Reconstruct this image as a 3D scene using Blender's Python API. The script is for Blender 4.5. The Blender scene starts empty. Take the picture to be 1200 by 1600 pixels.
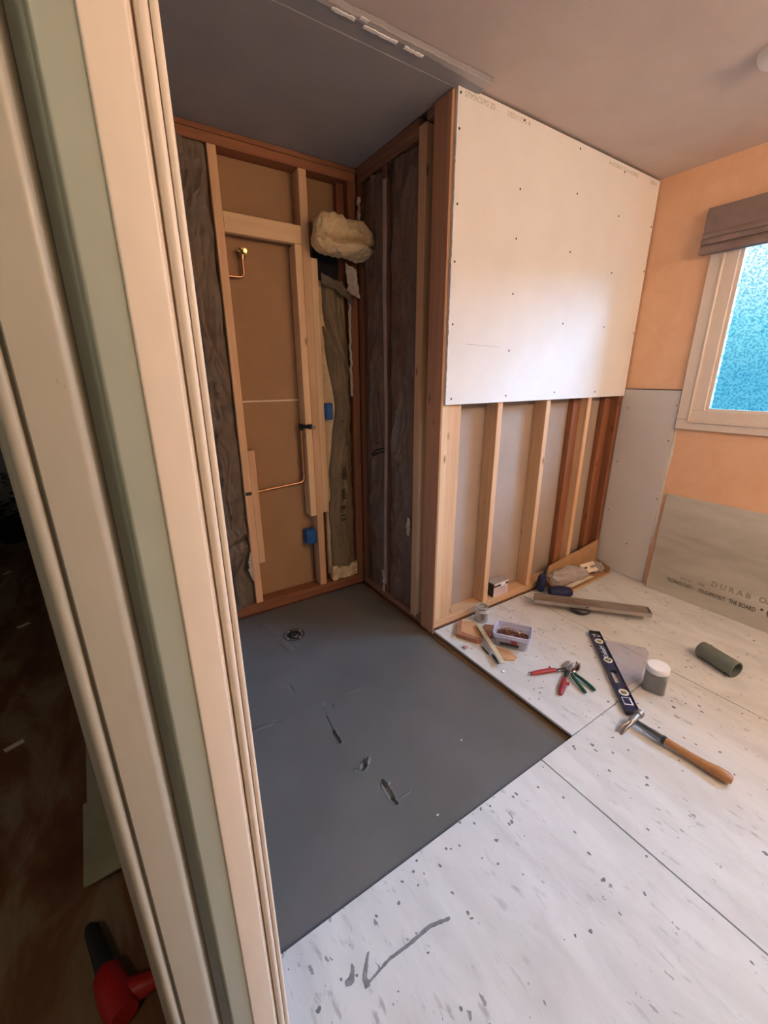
import bpy, bmesh, math, random
from mathutils import Vector, Matrix, noise
random.seed(7)
S = bpy.context.scene
C = S.collection
PI = math.pi

# ------------------------------------------------------------------ camera
CAM = (-1.3384, -1.5475, 1.3627); YAW, PITCH, ROLL, FPX = 0.5764, 0.3138, -0.0039, 650.98
cd = bpy.data.cameras.new('camera'); cam = bpy.data.objects.new('camera', cd); C.objects.link(cam)
fw = Vector((math.sin(YAW)*math.cos(PITCH), math.cos(YAW)*math.cos(PITCH), -math.sin(PITCH)))
rt = Vector((math.cos(YAW), -math.sin(YAW), 0)); up = rt.cross(fw)
c_, s_ = math.cos(ROLL), math.sin(ROLL)
r2, u2 = c_*rt + s_*up, -s_*rt + c_*up
cam.matrix_world = Matrix(((r2.x, u2.x, -fw.x, CAM[0]), (r2.y, u2.y, -fw.y, CAM[1]), (r2.z, u2.z, -fw.z, CAM[2]), (0, 0, 0, 1)))
cd.sensor_fit = 'VERTICAL'; cd.sensor_height = 24.0; cd.sensor_width = 18.0; cd.lens = FPX/1600*24.0
cd.clip_start = 0.02
S.camera = cam

# ------------------------------------------------------------------ view, world, daylight
S.view_settings.view_transform = 'Standard'; S.view_settings.look = 'None'
S.view_settings.exposure = 0.0; S.view_settings.gamma = 1.0; S.view_settings.use_curve_mapping = False
w = bpy.data.worlds.new('sky'); S.world = w; w.use_nodes = True
nt = w.node_tree; nt.nodes.clear()
wo = nt.nodes.new('ShaderNodeOutputWorld'); bg = nt.nodes.new('ShaderNodeBackground')
tc = nt.nodes.new('ShaderNodeTexCoord'); sp = nt.nodes.new('ShaderNodeSeparateXYZ'); rp = nt.nodes.new('ShaderNodeValToRGB')
nt.links.new(tc.outputs['Generated'], sp.inputs[0]); nt.links.new(sp.outputs['Z'], rp.inputs[0])
nt.links.new(rp.outputs[0], bg.inputs[0]); nt.links.new(bg.outputs[0], wo.inputs[0])
e = rp.color_ramp.elements
e[0].position = 0.0; e[0].color = (0.085, 0.42, 0.62, 1)
e[1].position = 0.21; e[1].color = (0.95, 1.0, 1.0, 1)
m_ = e.new(0.09); m_.color = (0.24, 0.66, 0.78, 1)
bg.inputs[1].default_value = 1.5

def area_light(name, loc, target, sx, sy, power, color):
    l = bpy.data.lights.new(name, 'AREA'); l.shape = 'RECTANGLE'; l.size = sx; l.size_y = sy; l.energy = power; l.color = color
    o = bpy.data.objects.new(name, l); C.objects.link(o); o.location = loc
    o.rotation_euler = (Vector(target)-Vector(loc)).to_track_quat('-Z', 'Y').to_euler(); return o
# added area lamp standing in for bright sky, outside the window, out of view
area_light('sky_stand_in', (3.6, -2.35, 2.75), (0.0, -0.6, 0.6), 1.8, 1.2, 410, (0.36, 0.63, 1.0))
VANITY_STRENGTH = 168.0
VANITY_COLOR = (1.0, 0.82, 0.61)
HALL_FILL_POWER = 60.0

# ------------------------------------------------------------------ helpers
W = {}
def nm(o, label=None, cat=None, group=None, kind=None):
    if label: o['label'] = label
    if cat: o['category'] = cat
    if group: o['group'] = group
    if kind: o['kind'] = kind
    return o
def thing(name, label, cat, loc=(0, 0, 0), rz=0, group=None, rot=None, kind=None, parent=None):
    o = bpy.data.objects.new(name, None); C.objects.link(o); o.empty_display_size = 0.05
    o.location = loc; o.rotation_euler = rot if rot else (0, 0, rz)
    W[o.name] = Matrix.Translation(Vector(loc)) @ o.rotation_euler.to_matrix().to_4x4()
    return nm(o, label, cat, group, kind)
def smooth(me, ang=40):
    for p in me.polygons: p.use_smooth = True
    try: me.set_sharp_from_angle(angle=math.radians(ang))
    except Exception: pass
def obj(name, bm, mat, parent=None, world=False, sm=True, origin=True, ang=40):
    """link bm as ONE mesh object. world=True: vertices are in world space."""
    bmesh.ops.recalc_face_normals(bm, faces=bm.faces[:])
    me = bpy.data.meshes.new(name)
    if parent is not None and world:
        bmesh.ops.transform(bm, matrix=W[parent.name].inverted(), verts=bm.verts[:])
    off = Vector((0, 0, 0))
    if origin and bm.verts:
        xs = [v.co.x for v in bm.verts]; ys = [v.co.y for v in bm.verts]; zs = [v.co.z for v in bm.verts]
        off = Vector(((min(xs)+max(xs))/2, (min(ys)+max(ys))/2, min(zs)))
        bmesh.ops.translate(bm, vec=-off, verts=bm.verts[:])
    bm.to_mesh(me); bm.free()
    if sm: smooth(me, ang)
    o = bpy.data.objects.new(name, me); C.objects.link(o); o.location = off
    if parent is not None:
        o.parent = parent; W[o.name] = W[parent.name] @ Matrix.Translation(off)
    else: W[o.name] = Matrix.Translation(off)
    for m in (mat if isinstance(mat, (list, tuple)) else [mat]): me.materials.append(m)
    return o
def B(): return bmesh.new()
def bx(bm, x0, x1, y0, y1, z0, z1, bev=0.0, seg=1, mi=0):
    r = bmesh.ops.create_cube(bm, size=1.0)
    vs = r['verts']
    bmesh.ops.transform(bm, matrix=Matrix.Translation(((x0+x1)/2, (y0+y1)/2, (z0+z1)/2)) @ Matrix.Diagonal((x1-x0, y1-y0, z1-z0, 1)), verts=vs)
    if bev > 0:
        es = list({e for v in vs for e in v.link_edges})
        bmesh.ops.bevel(bm, geom=es, offset=bev, segments=seg, affect='EDGES', profile=0.5)
    return bm
def box(*a, **k): return bx(B(), *a, **k)
def prism(bm, pts, d, fn, mi=0):
    """extrude closed 2-D outline pts from a=d[0] to a=d[1]; fn(u,v,a)->xyz"""
    a = [bm.verts.new(fn(u, v, d[0])) for u, v in pts]; b = [bm.verts.new(fn(u, v, d[1])) for u, v in pts]
    n = len(pts)
    f = [bm.faces.new(a), bm.faces.new(b[::-1])]
    for i in range(n): f.append(bm.faces.new((a[i], b[i], b[(i+1) % n], a[(i+1) % n])))
    for q in f: q.material_index = mi
    return bm
def lathe(bm, prof, n=32, M=Matrix.Identity(4), cap=True, mi=0):
    rings = []
    for r, z in prof:
        if r < 1e-6: rings.append([bm.verts.new(M @ Vector((0, 0, z)))])
        else: rings.append([bm.verts.new(M @ Vector((r*math.cos(2*PI*i/n), r*math.sin(2*PI*i/n), z))) for i in range(n)])
    for a, b in zip(rings, rings[1:]):
        for i in range(n):
            j = (i+1) % n
            if len(a) == 1 and len(b) == 1: continue
            if len(a) == 1: f = bm.faces.new((a[0], b[i], b[j]))
            elif len(b) == 1: f = bm.faces.new((a[i], b[0], a[j]))
            else: f = bm.faces.new((a[i], b[i], b[j], a[j]))
            f.material_index = mi
    return bm
def tube(bm, pts, r, n=12, rad=None, flat=1.0):
    pts = [Vector(p) for p in pts]; rings = []
    prev = None
    for i, p in enumerate(pts):
        t = (pts[min(i+1, len(pts)-1)]-pts[max(i-1, 0)]).normalized()
        a = Vector((0, 0, 1)) if abs(t.z) < 0.9 else Vector((1, 0, 0))
        if prev is not None: a = prev
        s = t.cross(a).normalized(); u = s.cross(t).normalized(); prev = u
        rr = rad[i] if rad else r
        rings.append([bm.verts.new(p + s*math.cos(2*PI*k/n)*rr + u*math.sin(2*PI*k/n)*rr*flat) for k in range(n)])
    for a, b in zip(rings, rings[1:]):
        for k in range(n): bm.faces.new((a[k], b[k], b[(k+1) % n], a[(k+1) % n]))
    bm.faces.new(rings[0]); bm.faces.new(rings[-1][::-1])
    return bm
def arc(p0, p1, p2, n=6):
    p0, p1, p2 = Vector(p0), Vector(p1), Vector(p2)
    return [(1-t)**2*p0+2*t*(1-t)*p1+t*t*p2 for t in [i/n for i in range(n+1)]]
def slab(bm, F, G, nu, nv):
    """closed sheet: F(u,v) front, G(u,v) back"""
    a = [[bm.verts.new(F(i/nu, j/nv)) for j in range(nv+1)] for i in range(nu+1)]
    b = [[bm.verts.new(G(i/nu, j/nv)) for j in range(nv+1)] for i in range(nu+1)]
    for i in range(nu):
        for j in range(nv):
            bm.faces.new((a[i][j], a[i+1][j], a[i+1][j+1], a[i][j+1])); bm.faces.new((b[i][j], b[i][j+1], b[i+1][j+1], b[i+1][j]))
    for i in range(nu):
        bm.faces.new((a[i][0], b[i][0], b[i+1][0], a[i+1][0])); bm.faces.new((a[i][nv], a[i+1][nv], b[i+1][nv], b[i][nv]))
    for j in range(nv):
        bm.faces.new((a[0][j], a[0][j+1], b[0][j+1], b[0][j])); bm.faces.new((a[nu][j], b[nu][j], b[nu][j+1], a[nu][j+1]))
    return bm
def nz(x, y, z, s=1.0): return noise.noise(Vector((x*s, y*s, z*s)))
def fz(x, y, z, s=1.0, o=4): return noise.fractal(Vector((x*s, y*s, z*s)), 1.0, 2.0, o)

# ------------------------------------------------------------------ materials
def new_mat(name):
    m = bpy.data.materials.new(name); m.use_nodes = True
    t = m.node_tree; b = t.nodes['Principled BSDF']; return m, t, b
def N(t, k, **kw):
    n = t.nodes.new(k)
    for a, v in kw.items(): setattr(n, a, v)
    return n
def ramp(t, stops):
    r = N(t, 'ShaderNodeValToRGB'); e = r.color_ramp.elements
    e[0].position, e[0].color = stops[0][0], (*stops[0][1], 1) if len(stops[0][1]) == 3 else stops[0][1]
    e[1].position, e[1].color = stops[-1][0], (*stops[-1][1], 1)
    for p, c in stops[1:-1]:
        q = e.new(p); q.color = (*c, 1)
    return r
def coords(t, scale=(1, 1, 1), rnd=True, which='Object'):
    tc = N(t, 'ShaderNodeTexCoord'); mp = N(t, 'ShaderNodeMapping'); mp.inputs['Scale'].default_value = scale
    if rnd:
        oi = N(t, 'ShaderNodeObjectInfo'); mu = N(t, 'ShaderNodeVectorMath', operation='SCALE'); cb = N(t, 'ShaderNodeCombineXYZ')
        for i in range(3): t.links.new(oi.outputs['Random'], cb.inputs[i])
        t.links.new(cb.outputs[0], mu.inputs[0]); mu.inputs['Scale'].default_value = 37.0
        ad = N(t, 'ShaderNodeVectorMath', operation='ADD')
        t.links.new(tc.outputs[which], ad.inputs[0]); t.links.new(mu.outputs[0], ad.inputs[1]); t.links.new(ad.outputs[0], mp.inputs[0])
    else: t.links.new(tc.outputs[which], mp.inputs[0])
    return mp.outputs[0]
def geo_coords(t, scale=(1, 1, 1)):
    g = N(t, 'ShaderNodeNewGeometry'); mp = N(t, 'ShaderNodeMapping'); mp.inputs['Scale'].default_value = scale
    t.links.new(g.outputs['Position'], mp.inputs[0]); return mp.outputs[0]
def noise_n(t, v, scale, detail=4, rough=0.55, dist=0):
    n = N(t, 'ShaderNodeTexNoise'); n.inputs['Scale'].default_value = scale; n.inputs['Detail'].default_value = detail
    n.inputs['Roughness'].default_value = rough; n.inputs['Distortion'].default_value = dist
    t.links.new(v, n.inputs['Vector']); return n.outputs['Fac']
def mix(t, f, a, b, mode='MIX'):
    n = N(t, 'ShaderNodeMix', data_type='RGBA', blend_type=mode)
    for s, v in ((n.inputs[0], f), (n.inputs[6], a), (n.inputs[7], b)):
        if isinstance(v, (int, float)): s.default_value = v
        elif isinstance(v, tuple): s.default_value = (*v, 1)
        else: t.links.new(v, s)
    return n.outputs[2]
def bump(t, b, h, strength=0.3, dist=0.01):
    n = N(t, 'ShaderNodeBump'); n.inputs['Strength'].default_value = strength; n.inputs['Distance'].default_value = dist
    t.links.new(h, n.inputs['Height']); t.links.new(n.outputs[0], b.inputs['Normal'])
def plain(name, col, rough=0.6, metal=0.0, var=0.12, vs=12, bmp=0.0, bs=60, coat=0.0):
    m, t, b = new_mat(name); v = coords(t)
    f = noise_n(t, v, vs)
    lo = tuple(c*(1-var) for c in col); hi = tuple(min(1, c*(1+var)) for c in col)
    r = ramp(t, [(0.3, lo), (0.7, hi)]); t.links.new(f, r.inputs[0]); t.links.new(r.outputs[0], b.inputs['Base Color'])
    b.inputs['Roughness'].default_value = rough; b.inputs['Metallic'].default_value = metal
    if coat: b.inputs['Coat Weight'].default_value = coat
    if bmp: bump(t, b, noise_n(t, v, bs), bmp, 0.004)
    return m
def wood(name, light, dark, axis='z', knots=True, rough=0.72, contrast=1.0):
    m, t, b = new_mat(name)
    sc = {'z': (1, 1, .06), 'x': (.06, 1, 1), 'y': (1, .06, 1)}[axis]
    v = coords(t, sc)
    g = noise_n(t, v, 34, 6, .6, 0.8); g2 = noise_n(t, v, 7, 3, .5, 1.4)
    r = ramp(t, [(0.3, dark), (0.55, tuple((a+c)/2 for a, c in zip(light, dark))), (0.68, light)])
    ad = N(t, 'ShaderNodeMath', operation='ADD'); mu = N(t, 'ShaderNodeMath', operation='MULTIPLY'); mu.inputs[1].default_value = 0.5
    t.links.new(g, ad.inputs[0]); t.links.new(g2, ad.inputs[1]); t.links.new(ad.outputs[0], mu.inputs[0]); t.links.new(mu.outputs[0], r.inputs[0])
    col = r.outputs[0]
    if knots:
        ks = {'z': (1, 1, .35), 'x': (.35, 1, 1), 'y': (1, .35, 1)}[axis]
        vo = N(t, 'ShaderNodeTexVoronoi'); vo.inputs['Scale'].default_value = 11; t.links.new(coords(t, ks), vo.inputs['Vector'])
        kr = ramp(t, [(0.03, (1, 1, 1)), (0.115, (0, 0, 0))]); t.links.new(vo.outputs['Distance'], kr.inputs[0])
        col = mix(t, kr.outputs[0], col, tuple(c*0.38 for c in dark))
    oi = N(t, 'ShaderNodeObjectInfo'); hv = N(t, 'ShaderNodeHueSaturation')
    mr = N(t, 'ShaderNodeMapRange'); mr.inputs[3].default_value = 0.88; mr.inputs[4].default_value = 1.1
    t.links.new(oi.outputs['Random'], mr.inputs[0]); t.links.new(mr.outputs[0], hv.inputs['Value']); t.links.new(col, hv.inputs['Color'])
    t.links.new(hv.outputs[0], b.inputs['Base Color']); b.inputs['Roughness'].default_value = rough
    bump(t, b, g, 0.25, 0.002)
    return m
PINE_L, PINE_D = (0.80, 0.54, 0.33), (0.58, 0.32, 0.16)
M = {}
for ax in 'xyz': M['pine_'+ax] = wood('pine_'+ax, PINE_L, PINE_D, ax)
for ax in 'xz': M['fresh_'+ax] = wood('fresh_'+ax, (0.90, 0.68, 0.42), (0.70, 0.43, 0.22), ax)
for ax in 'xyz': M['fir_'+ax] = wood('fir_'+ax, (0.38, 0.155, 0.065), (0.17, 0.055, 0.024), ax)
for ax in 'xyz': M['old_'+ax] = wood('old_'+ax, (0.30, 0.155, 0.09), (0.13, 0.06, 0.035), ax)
M['post_z'] = wood('post_z', (0.62, 0.33, 0.20), (0.40, 0.185, 0.10), 'z')
M['ledge'] = wood('ledge', (0.22, 0.13, 0.065), (0.07, 0.04, 0.02), 'y', False)

def drywall(name, col, spots=0.03, rough=0.85, bs=0.05):
    m, t, b = new_mat(name); v = geo_coords(t)
    f = noise_n(t, v, 5, 5, .6); r = ramp(t, [(0.3, tuple(c*(1-spots*2) for c in col)), (0.7, col)]); t.links.new(f, r.inputs[0])
    t.links.new(r.outputs[0], b.inputs['Base Color']); b.inputs['Roughness'].default_value = rough
    bump(t, b, noise_n(t, v, 300), bs, 0.001); return m
M['white_board'] = drywall('white_board', (0.84, 0.81, 0.78))
M['grey_board'] = drywall('grey_board', (0.66, 0.62, 0.60))
M['paper_back'] = drywall('paper_back', (0.40, 0.31, 0.25), 0.06)
M['paper_brown'] = drywall('paper_brown', (0.36, 0.21, 0.105), 0.06)
M['gyp_white'] = plain('gyp_white', (0.92, 0.88, 0.84), .9)
M['gypsum'] = plain('gypsum', (0.72, 0.70, 0.66), 0.9, bmp=.3, bs=200)
M['ceiling_shower'] = drywall('ceiling_shower', (0.33, 0.32, 0.33), 0.06)  # darker than the main ceiling; partly the dimmer light put into colour
M['ceiling_strip'] = drywall('ceiling_strip', (0.52, 0.48, 0.46), 0.05)
def textured(name, col, col2, sc=9, bsc=70, st=.35):
    m, t, b = new_mat(name); v = geo_coords(t)
    r = ramp(t, [(0.32, col2), (0.68, col)]); t.links.new(noise_n(t, v, sc, 6, .62, .5), r.inputs[0])
    t.links.new(r.outputs[0], b.inputs['Base Color']); b.inputs['Roughness'].default_value = .8
    bump(t, b, noise_n(t, v, bsc, 5, .6), st, .004); return m
M['ceiling'] = textured('ceiling_paint', (0.62, 0.52, 0.47), (0.57, 0.47, 0.42), 4, 90, .25)
M['peach'] = textured('peach_paint', (0.86, 0.54, 0.345), (0.79, 0.46, 0.275), 7, 35, .25)
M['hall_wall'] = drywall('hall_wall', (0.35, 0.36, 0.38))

def paint(name, col, chips, rough=.42):
    m, t, b = new_mat(name); v = geo_coords(t, (1, 1, .35))
    f = noise_n(t, v, 40, 4); r = ramp(t, [(0.25, tuple(c*.93 for c in col)), (0.75, col)]); t.links.new(f, r.inputs[0])
    s = noise_n(t, geo_coords(t, (1, 1, .5)), 55, 2); sr = ramp(t, [(0.765, (0, 0, 0)), (0.79, (1, 1, 1))]); t.links.new(s, sr.inputs[0])
    c = mix(t, sr.outputs[0], r.outputs[0], chips)
    t.links.new(c, b.inputs['Base Color']); b.inputs['Roughness'].default_value = rough
    bump(t, b, noise_n(t, geo_coords(t, (1, 1, .15)), 60, 3), .10, .0015); return m
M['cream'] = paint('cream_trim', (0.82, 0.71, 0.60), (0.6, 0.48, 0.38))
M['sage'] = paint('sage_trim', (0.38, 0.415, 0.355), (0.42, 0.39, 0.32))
M['beige'] = paint('beige_trim', (0.42, 0.39, 0.32), (0.35, 0.29, 0.2))
M['casing_white'] = paint('casing_white', (0.80, 0.68, 0.58), (0.6, 0.5, 0.42))

# cement backer board floor
def backer(name, base=(0.66, 0.65, 0.64), deep=(0.54, 0.53, 0.52)):
    m, t, b = new_mat(name)
    v = geo_coords(t, (1.0, .32, 1)); vp = geo_coords(t)
    r = ramp(t, [(0.28, deep), (0.62, base)]); t.links.new(noise_n(t, v, 9, 7, .65, .6), r.inputs[0])
    col = r.outputs[0]
    s1 = noise_n(t, v, 42, 5, .6, .3); m1 = noise_n(t, vp, 2.6, 3)
    a1 = ramp(t, [(0.585, (0, 0, 0)), (0.69, (.6, .6, .6))]); t.links.new(s1, a1.inputs[0])
    b1 = ramp(t, [(0.42, (0, 0, 0)), (0.62, (1, 1, 1))]); t.links.new(m1, b1.inputs[0])
    k = N(t, 'ShaderNodeMath', operation='MULTIPLY'); t.links.new(a1.outputs[0], k.inputs[0]); t.links.new(b1.outputs[0], k.inputs[1])
    col = mix(t, k.outputs[0], col, (0.24, 0.23, 0.22))
    vo = N(t, 'ShaderNodeTexVoronoi'); vo.inputs['Scale'].default_value = 30; vo.inputs['Randomness'].default_value = 1
    wv = N(t, 'ShaderNodeTexNoise'); wv.inputs['Scale'].default_value = 60
    t.links.new(vp, wv.inputs['Vector']); wa = N(t, 'ShaderNodeMix', data_type='VECTOR'); wa.inputs[0].default_value = .018
    t.links.new(vp, wa.inputs[4]); t.links.new(wv.outputs['Color'], wa.inputs[5]); t.links.new(wa.outputs[1], vo.inputs['Vector'])
    sz = N(t, 'ShaderNodeMapRange'); sz.inputs[1].default_value = .62; sz.inputs[2].default_value = 1; sz.inputs[3].default_value = 0; sz.inputs[4].default_value = .20
    spc = N(t, 'ShaderNodeSeparateColor'); t.links.new(vo.outputs['Color'], spc.inputs[0]); t.links.new(spc.outputs[0], sz.inputs[0])
    lt = N(t, 'ShaderNodeMath', operation='LESS_THAN'); t.links.new(vo.outputs['Distance'], lt.inputs[0]); t.links.new(sz.outputs[0], lt.inputs[1])
    col = mix(t, lt.outputs[0], col, (0.17, 0.165, 0.17))
    v2 = N(t, 'ShaderNodeTexVoronoi'); v2.inputs['Scale'].default_value = 62; g2 = geo_coords(t, (1, .45, 1)); w2 = N(t, 'ShaderNodeMix', data_type='VECTOR'); w2.inputs[0].default_value = .02
    t.links.new(g2, w2.inputs[4]); t.links.new(wv.outputs['Color'], w2.inputs[5]); t.links.new(w2.outputs[1], v2.inputs['Vector'])
    s2 = N(t, 'ShaderNodeMapRange'); s2.inputs[1].default_value = .70; s2.inputs[2].default_value = 1; s2.inputs[3].default_value = 0; s2.inputs[4].default_value = .30
    p2 = N(t, 'ShaderNodeSeparateColor'); t.links.new(v2.outputs['Color'], p2.inputs[0]); t.links.new(p2.outputs[1], s2.inputs[0])
    l2 = N(t, 'ShaderNodeMath', operation='LESS_THAN'); t.links.new(v2.outputs['Distance'], l2.inputs[0]); t.links.new(s2.outputs[0], l2.inputs[1])
    k2 = N(t, 'ShaderNodeMath', operation='MULTIPLY'); t.links.new(l2.outputs[0], k2.inputs[0]); t.links.new(b1.outputs[0], k2.inputs[1])
    col = mix(t, k2.outputs[0], col, (0.26, 0.25, 0.25))
    tn = ramp(t, [(0.52, (0, 0, 0)), (0.8, (.5, .5, .5))]); t.links.new(noise_n(t, vp, 1.7, 2), tn.inputs[0])
    col = mix(t, tn.outputs[0], col, (0.55, 0.50, 0.42))
    t.links.new(col, b.inputs['Base Color']); b.inputs['Roughness'].default_value = .7
    bump(t, b, noise_n(t, vp, 120, 3), .15, .002); return m
M['backer'] = backer('backer_floor', (0.68, 0.68, 0.68), (0.54, 0.54, 0.54))
def lean_board():
    m, t, b = new_mat('leaning_board'); v = geo_coords(t, (1, .5, 1.6))
    r = ramp(t, [(0.3, (0.40, 0.37, 0.31)), (0.65, (0.60, 0.56, 0.50))]); t.links.new(noise_n(t, v, 3.5, 6, .55, .4), r.inputs[0])
    t.links.new(r.outputs[0], b.inputs['Base Color']); b.inputs['Roughness'].default_value = .8
    bump(t, b, noise_n(t, geo_coords(t), 150, 3), .15, .002); return m
M['lean_board'] = lean_board()
def mortar():
    m, t, b = new_mat('pan_mortar'); v = geo_coords(t)
    r = ramp(t, [(0.3, (0.105, 0.105, 0.10)), (0.7, (0.135, 0.133, 0.13))]); t.links.new(noise_n(t, v, 3, 5, .55), r.inputs[0])
    g = N(t, 'ShaderNodeNewGeometry'); sx = N(t, 'ShaderNodeSeparateXYZ'); t.links.new(g.outputs['Position'], sx.inputs[0])
    no = noise_n(t, v, 4, 3); ad = N(t, 'ShaderNodeMath', operation='MULTIPLY_ADD'); ad.inputs[1].default_value = .05
    t.links.new(no, ad.inputs[0]); t.links.new(sx.outputs[0], ad.inputs[2])
    q = ramp(t, [(0.0, (0, 0, 0)), (1.0, (1, 1, 1))]); mr = N(t, 'ShaderNodeMapRange'); mr.inputs[1].default_value = -.045; mr.inputs[2].default_value = .01
    t.links.new(ad.outputs[0], mr.inputs[0]); col = mix(t, mr.outputs[0], r.outputs[0], (0.10, 0.07, 0.035))
    t.links.new(col, b.inputs['Base Color']); b.inputs['Roughness'].default_value = .55
    bump(t, b, noise_n(t, v, 90, 3), .08, .002); return m
M['mortar'] = mortar()
M['mortar_wet'] = plain('mortar_smear', (0.22, 0.22, 0.225), .8, var=.3, vs=60)
M['mortar_chip'] = plain('mortar_chip', (0.27, 0.27, 0.28), .9)
def hallfloor():
    m, t, b = new_mat('hall_floor'); v = geo_coords(t, (1, .35, 1))
    r = ramp(t, [(0.35, (0.10, 0.033, 0.016)), (0.5, (0.17, 0.075, 0.034)), (0.66, (0.26, 0.19, 0.12))]); t.links.new(noise_n(t, v, 5, 7, .65, .8), r.inputs[0])
    t.links.new(r.outputs[0], b.inputs['Base Color']); b.inputs['Roughness'].default_value = .6; return m
M['hall_floor'] = hallfloor()
def kraft(name, a, c, rough=.6):
    m, t, b = new_mat(name); v = coords(t)
    r = ramp(t, [(0.3, a), (0.7, c)]); t.links.new(noise_n(t, v, 6, 5, .6, .6), r.inputs[0])
    t.links.new(r.outputs[0], b.inputs['Base Color']); b.inputs['Roughness'].default_value = rough
    mx = noise_n(t, v, 14, 4, .6, 1.5); bump(t, b, mx, .5, .01); return m
M['kraft_dark'] = kraft('kraft_dark', (0.10, 0.07, 0.047), (0.165, 0.12, 0.085))
M['kraft_brown'] = kraft('kraft_brown', (0.15, 0.105, 0.055), (0.23, 0.165, 0.09))
M['kraft_side'] = kraft('kraft_side', (0.12, 0.075, 0.055), (0.20, 0.135, 0.105), .45)
def fibre():
    m, t, b = new_mat('fibreglass'); v = coords(t)
    r = ramp(t, [(0.3, (0.74, 0.52, 0.27)), (0.7, (0.95, 0.76, 0.46))]); t.links.new(noise_n(t, v, 14, 8, .7, .8), r.inputs[0])
    t.links.new(r.outputs[0], b.inputs['Base Color']); b.inputs['Roughness'].default_value = 1
    bump(t, b, noise_n(t, v, 60, 8, .75, 1.0), .9, .01); return m
M['fibre'] = fibre()
M['hole_dark'] = plain('hole_black', (0.012, 0.012, 0.016), .95)
M['paper_white'] = plain('torn_paper', (0.50, 0.42, 0.34), .8)
M['copper'] = plain('copper', (0.55, 0.30, 0.16), .35, 1.0, bmp=.1)
M['brass'] = plain('brass', (0.60, 0.45, 0.22), .35, 1.0)
M['dark_metal'] = plain('dark_metal', (0.05, 0.045, 0.04), .4, .8)
M['steel'] = plain('steel', (0.60, 0.60, 0.60), .28, 1.0)
M['steel_brushed'] = plain('steel_brushed', (0.50, 0.46, 0.42), .42, 1.0)
M['shank'] = plain('shank_steel', (0.22, 0.22, 0.23), .14, 1.0, var=.05)
M['cast'] = plain('hammer_steel', (0.36, 0.34, 0.33), .42, .85, bmp=.2)
M['chrome'] = plain('chrome', (0.70, 0.70, 0.72), .12, 1.0, var=.02)
M['drain_black'] = plain('drain_black', (0.018, 0.015, 0.013), .35)
M['blue_box'] = plain('blue_plastic', (0.015, 0.10, 0.34), .45)
M['black'] = plain('black_plastic', (0.02, 0.02, 0.022), .45)
M['screw'] = plain('screw_black', (0.03, 0.028, 0.025), .5)
M['navy'] = plain('navy_aluminium', (0.018, 0.03, 0.10), .22, .35, var=.2, coat=.4)
M['vial_white'] = plain('vial_white', (0.86, 0.83, 0.76), .4)
M['vial'] = plain('vial_yellow', (0.42, 0.36, 0.16), .15, coat=1)
M['logo'] = plain('logo_white', (0.75, 0.78, 0.85), .5)
M['red'] = plain('red_grip', (0.33, 0.026, 0.033), .42)
M['green'] = plain('green_grip', (0.006, 0.075, 0.04), .3)
M['handle'] = wood('hammer_handle', (0.50, 0.26, 0.11), (0.33, 0.15, 0.06), 'x', False, .38)
M['white_cap'] = plain('white_cap', (0.86, 0.86, 0.86), .4, var=.02)
M['powder'] = plain('grey_powder', (0.085, 0.082, 0.08), .9, bmp=.5, bs=30)
M['roll'] = plain('grey_green_sleeve', (0.125, 0.145, 0.125), .55)
M['cardboard'] = plain('cardboard', (0.43, 0.25, 0.125), .85, bmp=.1)
M['cardboard_edge'] = plain('cardboard_edge', (0.50, 0.33, 0.19), .9)
M['scrap_red'] = wood('scrap_red', (0.44, 0.20, 0.11), (0.28, 0.115, 0.06), 'x', False)
M['scrap_tan'] = plain('scrap_tan', (0.58, 0.33, 0.17), .8, bmp=.15)
M['stick'] = plain('stick', (0.62, 0.54, 0.38), .75)
M['bark'] = plain('dark_shim', (0.03, 0.02, 0.015), .8)
M['rust'] = plain('rust', (0.22, 0.085, 0.05), .7, .3, var=.5, vs=90)
M['fabric'] = kraft('shade_fabric', (0.20, 0.145, 0.13), (0.27, 0.20, 0.18), .95)
M['pink_label'] = plain('box_label', (0.72, 0.54, 0.52), .6)
M['print'] = plain('printed_ink', (0.10, 0.085, 0.06), .9)
M['print_soft'] = plain('printed_ink_soft', (0.30, 0.26, 0.20), .9)
M['print_faint'] = plain('printed_ink_faint', (0.46, 0.42, 0.37), .9)
M['pencil'] = plain('pencil', (0.55, 0.53, 0.52), .9)
M['marker'] = plain('marker', (0.045, 0.03, 0.02), .9)
M['blue_cloth'] = plain('blue_cloth', (0.008, 0.014, 0.065), .7)
M['smoke_white'] = plain('smoke_white', (0.80, 0.74, 0.70), .5, var=.02)
M['plank_grey'] = plain('plank_grey', (0.40, 0.35, 0.26), .7)
M['plank_green'] = plain('plank_green', (0.34, 0.32, 0.22), .7)
M['clutter_black'] = plain('dark_clutter', (0.012, 0.012, 0.014), .6)
M['drill_red'] = plain('drill_red', (0.40, 0.012, 0.012), .4)
M['white_plastic'] = plain('white_plastic', (0.75, 0.66, 0.52), .5)
M['crumb'] = plain('crumb_pink', (0.48, 0.27, 0.22), .9)
M['seam_white'] = plain('seam_white', (0.72, 0.62, 0.50), .8)
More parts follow.
